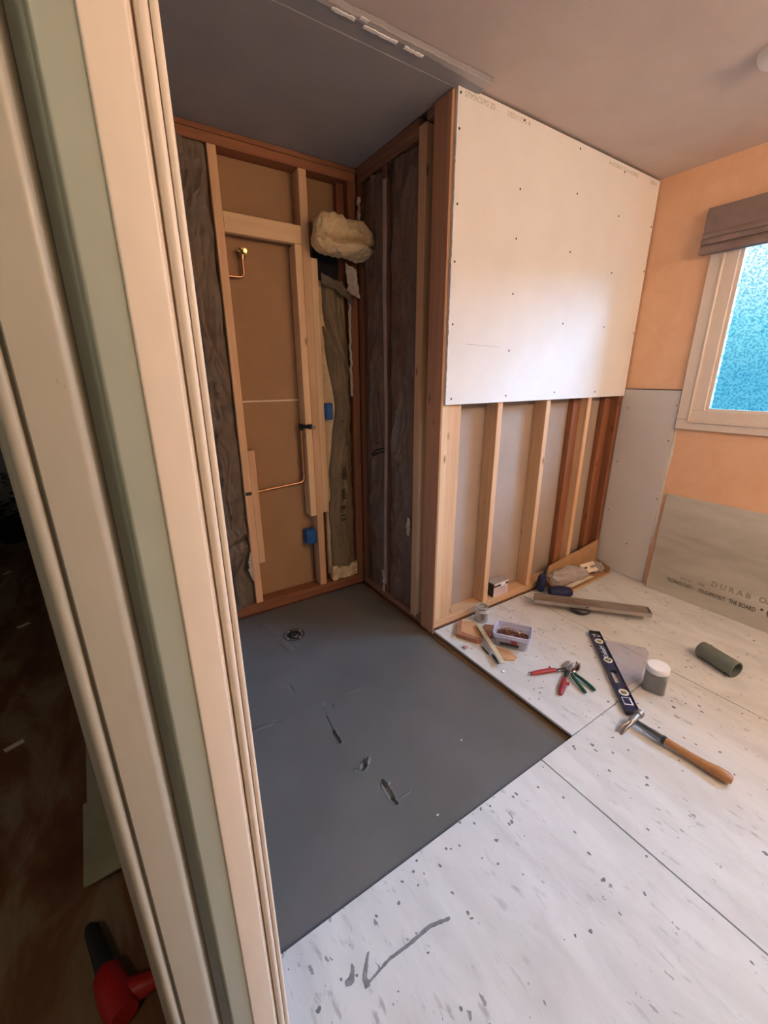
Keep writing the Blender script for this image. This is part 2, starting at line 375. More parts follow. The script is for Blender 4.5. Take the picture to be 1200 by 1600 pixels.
def clear(name, tint, rough=.15, amount=.75, trans=.5):
    """thin clear or cloudy plastic: part see-through, part glossy / diffuse"""
    m, t, b = new_mat(name); out = t.nodes['Material Output']
    tr = N(t, 'ShaderNodeBsdfTransparent'); tr.inputs[0].default_value = (*tint, 1)
    b.inputs['Base Color'].default_value = (*tint, 1); b.inputs['Roughness'].default_value = rough
    b.inputs['Specular IOR Level'].default_value = .6
    n = noise_n(t, coords(t), 25, 3); mr = N(t, 'ShaderNodeMapRange'); mr.inputs[3].default_value = amount-.1; mr.inputs[4].default_value = amount+.1
    t.links.new(n, mr.inputs[0]); mx = N(t, 'ShaderNodeMixShader'); t.links.new(mr.outputs[0], mx.inputs[0])
    t.links.new(b.outputs[0], mx.inputs[1]); t.links.new(tr.outputs[0], mx.inputs[2]); t.links.new(mx.outputs[0], out.inputs[0]); return m
M['tub'] = clear('tub_plastic', (0.80, 0.80, 0.90), .25, .58)
M['tub_rim'] = clear('tub_rim', (0.74, 0.74, 0.90), .3, .2)
M['jar_clear'] = clear('jar_clear', (0.85, 0.85, 0.85), .1, .82)
M['glass'] = clear('drinking_glass', (0.86, 0.88, 0.86), .05, .62)
M['film'] = clear('plastic_film', (0.90, 0.90, 0.95), .15, .78)
M['bag'] = clear('plastic_bag', (0.82, 0.76, 0.74), .15, .60)
def pebble():
    m, t, b = new_mat('pebbled_glass'); out = t.nodes['Material Output']
    v = geo_coords(t)
    vo = N(t, 'ShaderNodeTexVoronoi', feature='SMOOTH_F1'); vo.inputs['Scale'].default_value = 88; vo.inputs['Smoothness'].default_value = .5
    wv = N(t, 'ShaderNodeTexNoise'); wv.inputs['Scale'].default_value = 25
    t.links.new(v, wv.inputs['Vector']); wa = N(t, 'ShaderNodeMix', data_type='VECTOR'); wa.inputs[0].default_value = .03
    t.links.new(v, wa.inputs[4]); t.links.new(wv.outputs['Color'], wa.inputs[5]); t.links.new(wa.outputs[1], vo.inputs['Vector'])
    r = ramp(t, [(0.12, (0.36, 0.68, 0.80)), (0.40, (0.72, 0.90, 0.96)), (0.58, (1.0, 1.0, 1.0))]); t.links.new(vo.outputs['Distance'], r.inputs[0])
    tr = N(t, 'ShaderNodeBsdfTransparent'); t.links.new(r.outputs[0], tr.inputs[0])
    b.inputs['Base Color'].default_value = (.3, .55, .62, 1); b.inputs['Roughness'].default_value = .15
    bump(t, b, vo.outputs['Distance'], .8, .004)
    mx = N(t, 'ShaderNodeMixShader'); mx.inputs[0].default_value = .90
    t.links.new(b.outputs[0], mx.inputs[1]); t.links.new(tr.outputs[0], mx.inputs[2]); t.links.new(mx.outputs[0], out.inputs[0]); return m
M['pebble'] = pebble()
def emit(name, col, st):
    m, t, b = new_mat(name); b.inputs['Base Color'].default_value = (.9, .9, .9, 1)
    b.inputs['Emission Color'].default_value = (*col, 1); b.inputs['Emission Strength'].default_value = st; return m
M['globe'] = emit('lit_globe', VANITY_COLOR, VANITY_STRENGTH)
M['hall_fill_globe'] = emit('hall_fill_globe', (1.0, .8, .55), HALL_FILL_POWER)

def text(name, s, size, parent, o, xd, yd, mat, ext=.0004, align='CENTER', shear=0, spacing=1.0, width=None, bold=0.0):
    """flat lettering converted to a mesh; xd = reading direction, yd = letter up, o = centre"""
    cu = bpy.data.curves.new(name, 'FONT'); cu.body = s; cu.size = size; cu.extrude = ext; cu.align_x = align; cu.align_y = 'CENTER'; cu.shear = shear
    cu.space_character = spacing; cu.resolution_u = 3; cu.offset = size*bold
    t = bpy.data.objects.new(name, cu); C.objects.link(t)
    me = bpy.data.meshes.new_from_object(t); bpy.data.objects.remove(t)
    xd, yd = Vector(xd).normalized(), Vector(yd).normalized(); zd = xd.cross(yd)
    bm = B(); bm.from_mesh(me)
    if width:
        xs = [v.co.x for v in bm.verts]; k = width/(max(xs)-min(xs)); mx = (max(xs)+min(xs))/2
        for v in bm.verts: v.co.x = (v.co.x-mx)*k
    R = Matrix(((xd.x, yd.x, zd.x, o[0]), (xd.y, yd.y, zd.y, o[1]), (xd.z, yd.z, zd.z, o[2]), (0, 0, 0, 1)))
    bmesh.ops.transform(bm, matrix=R, verts=bm.verts[:])
    return obj(name, bm, mat, parent, world=True, sm=False)

# ================================================================== THE SETTING
L = 1.578
H = 2.44
def structure(name, bm, mat, sm=False):
    o = obj(name, bm, mat, sm=sm); o['kind'] = 'structure'; return o
YB, XL = -2.60, -1.265
fl = thing('floor', None, None, (0, 0, -.015), kind='structure')
G = .0042
def sheet(x0, x1, y0, y1):
    return obj('floor_board', box(x0, x1, y0, y1, -.012, 0, bev=.0012), M['backer'], fl, world=True, sm=False)
sheet(0, .742, -.860, 0.0); sheet(.742+G, L, -1.62, 0.0)
sheet(-.199+G, .742, YB, -.860-G); sheet(-1.42, -.199, YB, -.860-G); sheet(.742+G, L, YB, -1.62-G)
obj('subfloor', box(XL, L, YB, .87, -.10, -.055), M['old_x'], fl, world=True, sm=False)
obj('floor_edge', box(.012, .10, -.855, -.004, -.055, -.013), M['ledge'], fl, world=True, sm=False)
bm = B()       # rough brown ledge of old subfloor along the board edge
slab(bm, lambda u, v: Vector((-.020+.034*u+.007*fz(0, v*6, 1, 2)*(1-u), -.850+.845*v, -.026+.004*fz(u*2, v*14, 5)+.006*u)),
     lambda u, v: Vector((-.016+.034*u, -.850+.845*v, -.054)), 4, 110)
obj('ledge', bm, M['ledge'], fl, world=True)
structure('floor.001', box(-3.05, -1.42, YB, 3.45, -.10, -.002), M['hall_floor'])
# ceiling
bm = box(-1.40, L+.1, YB, -.094, H, H+.05); bx(bm, .115, L+.1, -.094, .9, H, H+.05); bx(bm, -1.40, .115, -.094, .9, H+.001, H+.05)
structure('ceiling', bm, M['ceiling'])
structure('ceiling.001', box(-3.05, -1.40, YB, 3.45, H, H+.05), M['hall_wall'])
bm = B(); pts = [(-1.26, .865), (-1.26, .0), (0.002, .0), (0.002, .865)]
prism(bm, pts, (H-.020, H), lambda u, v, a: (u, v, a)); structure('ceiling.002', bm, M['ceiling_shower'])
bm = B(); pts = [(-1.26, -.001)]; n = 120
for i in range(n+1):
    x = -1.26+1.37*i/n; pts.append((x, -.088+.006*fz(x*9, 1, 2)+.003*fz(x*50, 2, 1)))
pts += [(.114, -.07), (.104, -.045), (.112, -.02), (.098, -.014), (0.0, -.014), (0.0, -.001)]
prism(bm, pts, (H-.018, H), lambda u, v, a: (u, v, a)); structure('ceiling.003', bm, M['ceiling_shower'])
bm = B(); p = []; q = []
for i in range(n+1):
    x = -1.26+1.372*i/n; p.append((x, -.0885+.006*fz(x*9, 1, 2)+.003*fz(x*50, 2, 1))); q.append((x, -.068+.018*max(0, (x+.15)/.27)+.004*fz(x*14, 6, 2)))
prism(bm, p+q[::-1], (H-.0190, H-.0175), lambda u, v, a: (u, v, a)); structure('trim_7', bm, M['ceiling_strip'])
# torn paper and plaster along the strip
for k, (x0, x1, y) in enumerate([(-.445, -.315, -.058), (-.285, -.205, -.056), (-.56, -.48, -.066), (-.47, -.44, -.082)]):
    bm = B(); p = []; q = []
    for i in range(15):
        x = x0+(x1-x0)*i/14; p.append((x, y+.004*fz(x*60, 3, k))); q.append((x, y-.011+.005*fz(x*60, 8, k)))
    prism(bm, p+q[::-1], (H-.0220, H-.0192), lambda u, v, a: (u, v, a))
    nm(obj('torn_plaster', bm, M['gyp_white'], sm=False), ['long white torn strip of plaster paper on the ceiling edge, left of the short one', 'short white torn strip of plaster nearest the partition wall on the ceiling edge',
       'pale flake of torn plaster at the top edge of the photo on the ceiling strip', 'small pale plaster flake beside the long torn strip on the ceiling edge'][k], 'plaster', 'torn plaster on the ceiling edge')
# window wall with its opening
WY0, WY1, WZ0, WZ1 = -2.30, -.478, 1.160, 2.06
bm = box(L, L+.036, YB, WY0, -.01, H); bx(bm, L, L+.036, WY1, .90, -.01, H); bx(bm, L, L+.036, WY0, WY1, -.01, WZ0); bx(bm, L, L+.036, WY0, WY1, WZ1, H)
structure('wall_right', bm, M['peach'])
structure('wall_near', box(-1.26, L, YB-.1, YB, -.01, H), M['peach'])
structure('wall_back', box(-1.40, L+.13, .880, .98, -.10, H), M['paper_brown'])
bm = box(-1.395, XL, -1.061, .90, -.10, H); bx(bm, -1.395, XL, YB, -1.98, -.002, H); bx(bm, -1.395, XL, -1.98, -1.085, 2.06, H)
structure('wall_left', bm, M['hall_wall'])
structure('wall_hall', box(-3.15, -3.05, YB, 3.45, -.01, H), M['hall_wall'])
structure('wall_hall.001', box(-3.05, -1.395, 3.40, 3.5, -.01, H), M['hall_wall'])
structure('wall_hall.002', box(-3.05, -1.395, YB-.1, YB, -.01, H), M['hall_wall'])
structure('wall_hall.003', box(-1.395, -1.345, .90, 3.45, -.01, H), M['hall_wall'])
structure('wall_closet', box(.10, L, .118, .16, -.01, H), M['grey_board'])
# door frame facing the camera (near jamb, profiled)
def trim(name, pts, mat, z0=0.0, z1=2.06):
    bm = B(); prism(bm, pts, (z0, z1), lambda u, v, a: (u, v, a)); return structure(name, bm, mat, True)
def rnd(cx, cy, r, a0, a1, n=6): return [(cx+r*math.cos(math.radians(a0+(a1-a0)*i/n)), cy+r*math.sin(math.radians(a0+(a1-a0)*i/n))) for i in range(n+1)]
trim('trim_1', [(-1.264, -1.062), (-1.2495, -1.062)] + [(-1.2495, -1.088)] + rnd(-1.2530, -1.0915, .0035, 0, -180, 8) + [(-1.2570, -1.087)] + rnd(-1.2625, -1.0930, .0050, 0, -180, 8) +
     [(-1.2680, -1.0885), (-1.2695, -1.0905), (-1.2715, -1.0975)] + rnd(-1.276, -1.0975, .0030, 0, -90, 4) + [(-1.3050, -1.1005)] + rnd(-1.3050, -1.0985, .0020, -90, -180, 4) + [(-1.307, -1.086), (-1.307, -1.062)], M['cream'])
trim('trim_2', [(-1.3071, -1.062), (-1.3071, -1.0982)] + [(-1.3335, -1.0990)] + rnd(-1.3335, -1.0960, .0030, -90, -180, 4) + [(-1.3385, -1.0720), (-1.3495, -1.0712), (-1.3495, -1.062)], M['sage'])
trim('trim_5', [(-1.3497, -1.062), (-1.3497, -1.0700), (-1.3530, -1.0800)] + rnd(-1.3625, -1.0930, .0080, 20, -90, 8) + [(-1.3930, -1.1015)] + [(-1.3945, -1.0985), (-1.3945, -1.062)], M['beige'])
trim('trim_3', [(-1.3952, -1.062), (-1.3952, -1.0930), (-1.3975, -1.0930)] + rnd(-1.4035, -1.0965, .0060, 20, -180, 9) + [(-1.4125, -1.0920), (-1.4165, -1.0850), (-1.4165, -1.05), (-1.3952, -1.05)], M['beige'])
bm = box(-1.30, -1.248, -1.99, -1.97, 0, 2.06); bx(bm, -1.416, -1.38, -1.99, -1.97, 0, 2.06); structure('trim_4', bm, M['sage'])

# window
wn = thing('window_1', None, None, (L, (WY0+WY1)/2, WZ0), kind='structure')
CY1, CZ0, CY0, CZ1 = -.352, 1.055, -2.43, 2.17
def framering(y0, y1, z0, z1, t, x0, x1, bev=.003):
    bm = B()
    for a in ((y0, y1, z0, z0+t), (y0, y1, z1-t, z1)): bx(bm, x0, x1, a[0], a[1], a[2], a[3], bev)
    for a in ((y0, y0+t, z0+t, z1-t), (y1-t, y1, z0+t, z1-t)): bx(bm, x0, x1, a[0], a[1], a[2], a[3], bev)
    return bm
obj('casing', framering(CY0, CY1, CZ0, CZ1, .060, L-.018, L-.0005), M['casing_white'], wn, world=True)
obj('casing_bead', framering(CY0+.058, CY1-.058, CZ0+.040, CZ1-.058, .012, L-.024, L-.0008, .004), M['casing_white'], wn, world=True)
obj('casing_inner', framering(CY0+.068, CY1-.068, CZ0+.050, CZ1-.068, .062, L-.010, L+.04, .002), M['casing_white'], wn, world=True)
obj('window_frame', framering(WY0-.01, WY1+.004, WZ0-.006, WZ1+.01, .026, L+.004, L+.0365, .002), M['casing_white'], wn, world=True)
obj('pane', box(L+.009, L+.013, WY0, WY1, WZ0, WZ1), M['pebble'], wn, world=True, sm=False)
# drywall patches on the window wall and stud wall
def ragged(y0, y1, z0, z1, x0, x1, amp=.003):
    bm = B(); p = [(y1, z0), (y1, z1)]
    n = 60
    for i in range(n+1):
        z = z1-(z1-z0)*i/n; p.append((y0+amp*fz(z*20, 4, 7)+amp*.8*nz(z*80, 1, 1), z))
    return prism(bm, p, (x0, x1), lambda u, v, a: (a, u, v))
t = thing('drywall_panel', 'tall narrow grey drywall patch on the peach wall left of the window', 'drywall', (L, -.18, 0))
obj('panel', ragged(-.347, -.004, .004, 1.278, L-.008, L-.0005, .0015), M['grey_board'], t, world=True, sm=False)
bm = B()
prism(bm, [(-.340, .25), (-.348, .4), (-.349, .8), (-.352, 1.05), (-.359, 1.05), (-.366, .9), (-.357, .75), (-.362, .45), (-.353, .3)], (L-.003, L-.0004), lambda u, v, a: (a, u, v))
obj('torn_edge', bm, M['gypsum'], t, world=True, sm=False)
bm = B()
for y, z in [(-.05, 1.16), (-.335, 1.19), (-.33, .975), (-.04, .80), (-.20, .24), (-.335, .6), (-.035, .45)]:
    s = B(); lathe(s, [(0, 0), (.0042, 0), (.0036, .0012), (0, .0012)], 10, Matrix.Translation((L-.008, y, z)) @ Matrix.Rotation(-PI/2, 4, 'Y'))
    obj('screw', s, M['screw'], t, world=True)
bm = box(L-.004, L-.0003, -.352, .0, 1.278, 1.283); structure('trim_6', bm, M['bark'])

# big white drywall sheet on the partition
t = thing('drywall_panel', 'large white drywall sheet with dark screw heads above the open studs', 'drywall', (L/2, -.007, 1.235))
bm = B(); p = [(L-.014, 1.237), (L-.012, 2.428), (.004, 2.430)]; n = 160
for i in range(n+1):
    z = 2.43-(2.43-1.235)*i/n; k = 1.0 if 1.3 < z < 2.2 else .3
    p.append((.006+k*(.0035*fz(z*26, 4, 7)+.0025*nz(z*90, 1, 1)), z))
prism(bm, p[:2]+[(.006, 2.430)]+p[4:], (-.0135, -.001), lambda u, v, a: (u, a, v))
obj('panel', bm, M['white_board'], t, world=True, sm=False)
for x, z in [(.020, 2.292), (.026, 2.041), (.025, 1.831), (.029, 1.585), (.040, 1.262), (.397, 2.164), (.397, 1.971), (.406, 1.741), (.411, 1.485), (.415, 1.267),
             (.796, 2.405), (.812, 2.225), (.81, 1.971), (.82, 1.633), (.817, 1.275), (.389, 2.412), (1.2, 2.195), (1.211, 1.921), (1.212, 1.638), (1.216, 1.27), (1.198, 2.395), (1.55, 2.199), (1.553, 1.967), (1.556, 1.62), (.02, 2.405)]:
    s = B(); lathe(s, [(0, 0), (.0050, 0), (.0042, .0010), (0, .0010)], 10, Matrix.Translation((x, -.0135, z)) @ Matrix.Rotation(PI/2, 4, 'X'))
    obj('screw', s, M['screw'], t, world=True)
text('printed_text', 'STIMACS/PG 2D', .027, t, (.125, -.0137, 2.407), (1, 0, 0), (0, 0, 1), M['print_faint'], .0002, width=.165)
text('printed_text', 'USD1115 5 A', .026, t, (.357, -.0137, 2.408), (1, 0, 0), (0, 0, 1), M['print_faint'], .0002, width=.146)
text('printed_text', 'A-SG20-X 5 A-HORIZ', .024, t, (1.19, -.0137, 2.405), (1, 0, 0), (0, 0, 1), M['print_faint'], .0002, width=.29)
text('printed_text', 'USD11', .024, t, (1.50, -.0137, 2.405), (1, 0, 0), (0, 0, 1), M['print_faint'], .0002)
bm = B(); tube(bm, [(.117, -.0137, 1.507), (.13, -.0137, 1.505), (.345, -.0137, 1.500)], .0011, 6); obj('pencil_mark', bm, M['pencil'], t, world=True)

# ================================================================== FRAMING
def lumber(name, x0, x1, y0, y1, z0, z1, mat, label, cat='stud', group=None, bev=.0025):
    return nm(obj(name, box(x0, x1, y0, y1, z0, z1, bev=bev), mat, sm=False), label, cat, group)
# partition wall (faces the room)
lumber('bottom_plate', .0, L-.001, .002, .089, .014, .054, M['pine_x'], 'pale bottom plate under the open studs of the partition wall', 'wood plate')
lumber('shim_strip', .0, L-.001, .004, .089, .0005, .0135, M['fir_x'], 'thin red-brown strip under the bottom plate of the partition wall', 'wood strip')
lumber('top_plate', .045, L-.001, .002, .089, 2.39, 2.432, M['pine_x'], 'top plate hidden behind the big white drywall sheet', 'wood plate')
PZ0, PZ1 = .0545, 2.389
lumber('wall_stud', .001, .040, .002, .045, PZ0, H-.002, M['fresh_z'], 'bright narrow stud at the free corner of the partition wall', 'stud')
lumber('wall_stud', .042, .131, .010, .048, PZ0, PZ1, M['pine_z'], 'wide flat-turned stud right beside the corner stud of the partition wall', 'stud')
for x0, lb in [(.381, 'partition stud with the small box leaning at its foot'), (.781, 'partition stud between the small box and the open cardboard box'), (1.188, 'partition stud rising behind the open cardboard box')]:
    lumber('wall_stud', x0, x0+.038, .002, .089, PZ0, PZ1, M['pine_z'], lb, 'stud')
lumber('wall_stud', L-.042, L-.003, .002, .089, PZ0, PZ1, M['fir_z'], 'reddish stud in the corner against the window wall', 'stud')
lumber('wall_stud', L-.12, L-.0425, .051, .089, PZ0, PZ1, M['fir_z'], 'reddish flat-turned stud left of the one in the window wall corner', 'stud')
lumber('wall_stud', 1.115, 1.187, .051, .089, PZ0, PZ1, M['fir_z'], 'reddish flat-turned stud left of the stud behind the cardboard box', 'stud')
nm(obj('drywall_panel', box(.10, L-.001, .0895, .1015, .0, H), M['paper_back'], sm=False), 'brown-backed drywall seen through the open studs of the partition wall', 'drywall')
# side wall of the shower
SB0, SB1 = .0165, 2.345
lumber('corner_post', -.0085, -.0002, .001, .112, -.022, 2.418, M['post_z'], 'wide brown corner post at the left edge of the white drywall sheet', 'post')
lumber('wall_stud', -.001, .088, .171, .222, -.0, 2.385, M['pine_z'], 'stud next to the wide brown corner post in the shower side wall', 'stud')
lumber('wall_stud', .005, .088, .225, .236, .0, 2.32, M['old_z'], 'thin board nailed to the stud beside the corner post in the shower', 'stud')
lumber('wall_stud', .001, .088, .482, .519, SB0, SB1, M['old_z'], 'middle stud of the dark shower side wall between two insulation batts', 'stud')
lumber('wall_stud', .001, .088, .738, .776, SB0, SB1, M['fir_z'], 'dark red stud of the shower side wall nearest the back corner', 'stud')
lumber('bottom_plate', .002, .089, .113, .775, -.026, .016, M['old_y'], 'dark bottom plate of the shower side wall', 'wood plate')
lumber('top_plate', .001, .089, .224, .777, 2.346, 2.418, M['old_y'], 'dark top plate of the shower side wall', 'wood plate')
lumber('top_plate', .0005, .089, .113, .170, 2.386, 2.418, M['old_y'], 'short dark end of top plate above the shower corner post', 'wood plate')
nm(obj('drywall_panel', box(.0895, .1015, .103, .878, -.05, H), M['paper_brown'], sm=False), 'brown drywall back behind the shower side wall insulation', 'drywall')
# back wall of the shower
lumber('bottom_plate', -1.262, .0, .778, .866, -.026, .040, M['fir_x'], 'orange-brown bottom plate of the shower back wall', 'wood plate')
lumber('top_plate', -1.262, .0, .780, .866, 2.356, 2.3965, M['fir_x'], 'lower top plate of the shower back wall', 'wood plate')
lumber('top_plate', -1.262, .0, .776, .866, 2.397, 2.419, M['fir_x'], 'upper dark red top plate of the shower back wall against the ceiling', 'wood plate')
bz, tz = .0405, 2.3555
lumber('wall_stud', -.761, -.720, .778, .864, bz, tz, M['pine_z'], 'left stud of the shower back wall, right of the grey insulation', 'stud')
lumber('wall_stud', -.331, -.287, .778, .864, bz, tz, M['pine_z'], 'right full-height stud of the shower back wall behind the brass valve', 'stud')
lumber('sister_stud', -.7195, -.682, .780, .862, .297, .975, M['pine_z'], 'short board nailed to the left shower stud near the copper pipe', 'stud')
lumber('sister_stud', -.371, -.3315, .779, .864, .530, 2.020, M['fresh_z'], 'pale sister stud on the left side of the right shower stud', 'stud')
lumber('sister_stud', -.2865, -.246, .779, .864, .542, 1.968, M['fresh_z'], 'pale sister stud right of the right shower stud, next to the insulation', 'stud')
lumber('blocking', -.7195, -.3315, .779, .817, 2.0205, 2.106, M['fresh_x'], 'horizontal wood block between the two shower back studs', 'block')
lumber('wall_stud', -.052, -.002, .776, .864, bz, tz, M['fir_z'], 'copper-red post in the back corner of the shower', 'stud')
lumber('wall_stud', -.095, -.0525, .826, .864, bz, tz, M['fir_z'], 'dark red stud behind the fibreglass in the back corner', 'stud')
for z0, z1, lb in [(-.02, 1.231, 'lower brown drywall sheet behind the shower back studs'), (1.237, 2.42, 'upper brown drywall sheet behind the shower back studs')]:
    nm(obj('drywall_panel', box(-1.26, .0, .8665, .8785, z0, z1), M['paper_brown'], sm=False), lb, 'drywall')
nm(obj('joint_strip', box(-.7185, -.333, .8630, .8662, 1.2305, 1.2385), M['seam_white'], sm=False), 'thin white horizontal joint line between the brown shower drywall sheets', 'joint')
# bottom wood chips
# ------------------------------------------------------------------ insulation
def face_batt(label, F, G, nu, nv, mat, extra=None, fib=None):
    t = thing('insulation_batt', label, 'insulation', G(.5, 0))
    obj('paper_facing', slab(B(), F, lambda u, v: F(u, v).lerp(G(u, v), .06) if True else 0, nu, nv), mat, t, world=True, ang=80)
    obj('fibreglass', slab(B(), lambda u, v: F(u, v).lerp(G(u, v), .45), G, max(4, nu//3), max(6, nv//3)), M['fibre'], t, world=True)
    return t
def ridge(a, b, k):
    q = nz(a, b, k); return (1-min(1, abs(q)*2.6))**2
def wr(a, b, k, s1=5, s2=16):
    wx = a+.10*fz(a*3, b*2, k+9); wy = b+.10*fz(a*3, b*2, k+5)
    return .45*fz(a*s1, b*s1*.5, k)+.2*abs(fz(a*s2, b*s2*.45, k+3))-.55*ridge(wx*7, wy*3.2, k+1)-.28*ridge(wx*17, wy*9, k+2)
def F1(u, v):
    z = .045+2.305*v
    x = -1.19+.425*u+(.010*nz(z*6, 3, 1)-.012*abs(nz(z*3, 1, 7)))*u
    bul = math.sin(PI*min(1, max(0, u)))**.6
    y = .806-.026*bul+.070*wr(u*.45, z*.8, 2)*(.25+.75*bul)
    y -= .016*math.exp(-((z-.42-.1*u)/.05)**2)-.030*math.exp(-((z-.34-.12*u)/.022)**2)
    y -= .018*math.exp(-((u-.70-.06*math.sin(z*5))/.06)**2)*bul
    return Vector((x, min(.84, max(y, .73)), z))
face_batt('bulging grey-brown paper-faced batt left of the left shower stud', F1, lambda u, v: Vector((-1.19+.425*u, .862, .045+2.305*v)), 60, 240, M['kraft_dark'])
def q_(u, v, y): return Vector((-.764-.036*(1-u)*math.sin(PI*min(1, v*.85+.1))*(.7+.6*nz(v*9, 2, 1)), y+.006*nz(u*4, v*9, 1), .20+.19*v+.02*nz(u*5, v*5, 3)))
bm = B(); slab(bm, lambda u, v: q_(u, v, .765), lambda u, v: q_(u, v, .772), 6, 24)
nm(obj('torn_paper', bm, M['paper_white']), 'torn pale paper scrap low beside the left shower stud', 'paper scrap')
def edgeL(z): return -.222+.050*math.exp(-((z-1.19)/.22)**2)+.006*nz(z*7, 1, 2)-.010*(z < .6)
def F2(u, v):
    z = .135+1.735*v; x0 = edgeL(z); x1 = -.060+.010*nz(z*9, 5, 2)-.020*math.exp(-((z-1.75)/.2)**2)
    x = x0+(x1-x0)*u; bul = math.sin(PI*u)**.5
    y = .805-.030*bul+.030*wr(u*.25, z*.5, 11)*bul
    y -= .030*math.exp(-((z-1.72+.35*u)/.03)**2)*bul-.015*math.exp(-((z-1.66+.35*u)/.02)**2)
    return Vector((x, max(y, .745), z))
t = face_batt('brown paper-faced batt with black print right of the pale sister stud', F2, lambda u, v: Vector((-.244+.145*u, .823, .135+1.735*v)), 36, 200, M['kraft_brown'])
bm = B(); slab(bm, lambda u, v: Vector((-.244+.06*u, .826+.005*fz(u*3, v*30, 1), .08+1.72*v)), lambda u, v: Vector((-.244+.06*u, .846, .08+1.72*v)), 6, 80)
obj('loose_fibre', bm, M['fibre'], t, world=True)
for s, z, wd in (('FACING', 1.03, .15), ('TOWARD', .80, .12), ('AREA', .645, .075), ('R-13', .515, .10)):
    text('printed_text', s, .046, t, (-.140+.06*(z-.75), .7625, z), (0.06, 0, -1), (1, 0, .06), M['marker'], .003, width=wd)
bm = B(); slab(bm, lambda u, v: Vector((-.24+.185*u, .772+.018*fz(u*5, v*3, 4), .05+.10*v+.03*nz(u*6, v*2, 1)*v)), lambda u, v: Vector((-.24+.185*u, .82, .05+.09*v)), 24, 14)
nm(obj('insulation_tuft', bm, M['fibre']), 'loose fibreglass tuft at the foot of the printed batt', 'insulation')
bm = B(); slab(bm, lambda u, v: Vector((-.068+.014*u+.008*nz(v*14, 1, 3), .772, 1.25+.60*v)), lambda u, v: Vector((-.068+.014*u+.008*nz(v*14, 1, 3), .778, 1.25+.60*v)), 3, 60)
nm(obj('torn_paper', bm, M['paper_white']), 'long thin torn paper edge beside the copper-red corner post', 'paper scrap')
# black sheet added to darken the hole under the folded lump
nm(obj('hole_dark_sheet', slab(B(), lambda u, v: Vector((-.24+.18*u, .832+.008*fz(u*4, v*4, 1), 1.83+.20*v)), lambda u, v: Vector((-.24+.18*u, .846, 1.83+.20*v)), 10, 10), M['hole_dark']), 'black sheet painting the dark in the hole below the folded fibreglass', 'hole_dark')
bm = B(); slab(bm, lambda u, v: Vector((-.075+.062*u-.02*v+.010*nz(u*4, v*6, 2), .750-.016*u+.014*fz(u*3, v*4, 3), 1.815+.145*v-.03*u)), lambda u, v: Vector((-.075+.062*u-.02*v+.010*nz(u*4, v*6, 2), .754-.016*u+.014*fz(u*3, v*4, 3), 1.815+.145*v-.03*u)), 12, 16)
nm(obj('torn_paper', bm, M['paper_white']), 'crumpled pale paper flap hanging under the folded fibreglass', 'paper scrap')
bm = B(); slab(bm, lambda u, v: Vector((-.235+.19*u, .760+.012*fz(u*4, v*4, 5)-.03*math.sin(PI*u), 1.90-.10*u-.05*v+.01*nz(u*5, v, 1))), lambda u, v: Vector((-.235+.19*u, .766+.012*fz(u*4, v*4, 5)-.03*math.sin(PI*u), 1.90-.10*u-.05*v+.01*nz(u*5, v, 1))), 20, 8)
nm(obj('paper_flap', bm, M['kraft_dark']), 'dark folded paper flap slanting across the top of the printed batt', 'paper scrap')
# folded-over fibreglass lump
bm = B(); nu, nv = 96, 60; rings = []
for j in range(nv+1):
    ph = -PI/2+PI*j/nv; row = []
    for i in range(nu):
        th = 2*PI*i/nu
        sg = lambda v, p: math.copysign(abs(v)**p, v)
        cx, cy, cz = sg(math.cos(th), .55)*sg(math.cos(ph), .5), sg(math.sin(th), .7)*sg(math.cos(ph), .5), sg(math.sin(ph), .75)
        p = Vector((cx*.178, cy*.075, cz*(.088+.012*(cx < 0)*abs(cx))))
        p.z -= .030*max(0, cx)**2*(cz > 0)+.006*cx
        crease = math.exp(-((cz+.25-.12*math.sin(cx*5))/.14)**2)*(cy < 0)
        p.y += .062*crease*max(0, -cy)*(.6+.5*nz(cx*3, 2, 1))
        p.y -= .014*(cz < -.35)*(cy < 0)
        p.y += .020*math.exp(-((cx+.02)/.14)**2)*(cy < 0)*(cz > -.2)
        d = .016*fz(p.x*12, p.y*12, p.z*12+3)+.008*fz(p.x*45, p.y*45, p.z*45)
        p.z += .018*max(0, -cx-.55)*(cz > .3)
        p += Vector((cx, cy, cz)).normalized()*d
        row.append(bm.verts.new(p+Vector((-.128, .690, 2.058))))
        if j in (0, nv): break
    rings.append(row)
for j in range(nv):
    a, b = rings[j], rings[j+1]
    for i in range(nu):
        k = (i+1) % nu
        if len(a) == 1: bm.faces.new((a[0], b[k], b[i]))
        elif len(b) == 1: bm.faces.new((a[i], a[k], b[0]))
        else: bm.faces.new((a[i], a[k], b[k], b[i]))
nm(obj('insulation_batt', bm, M['fibre']), 'yellow folded-over lump of fibreglass hanging out near the shower corner', 'insulation')
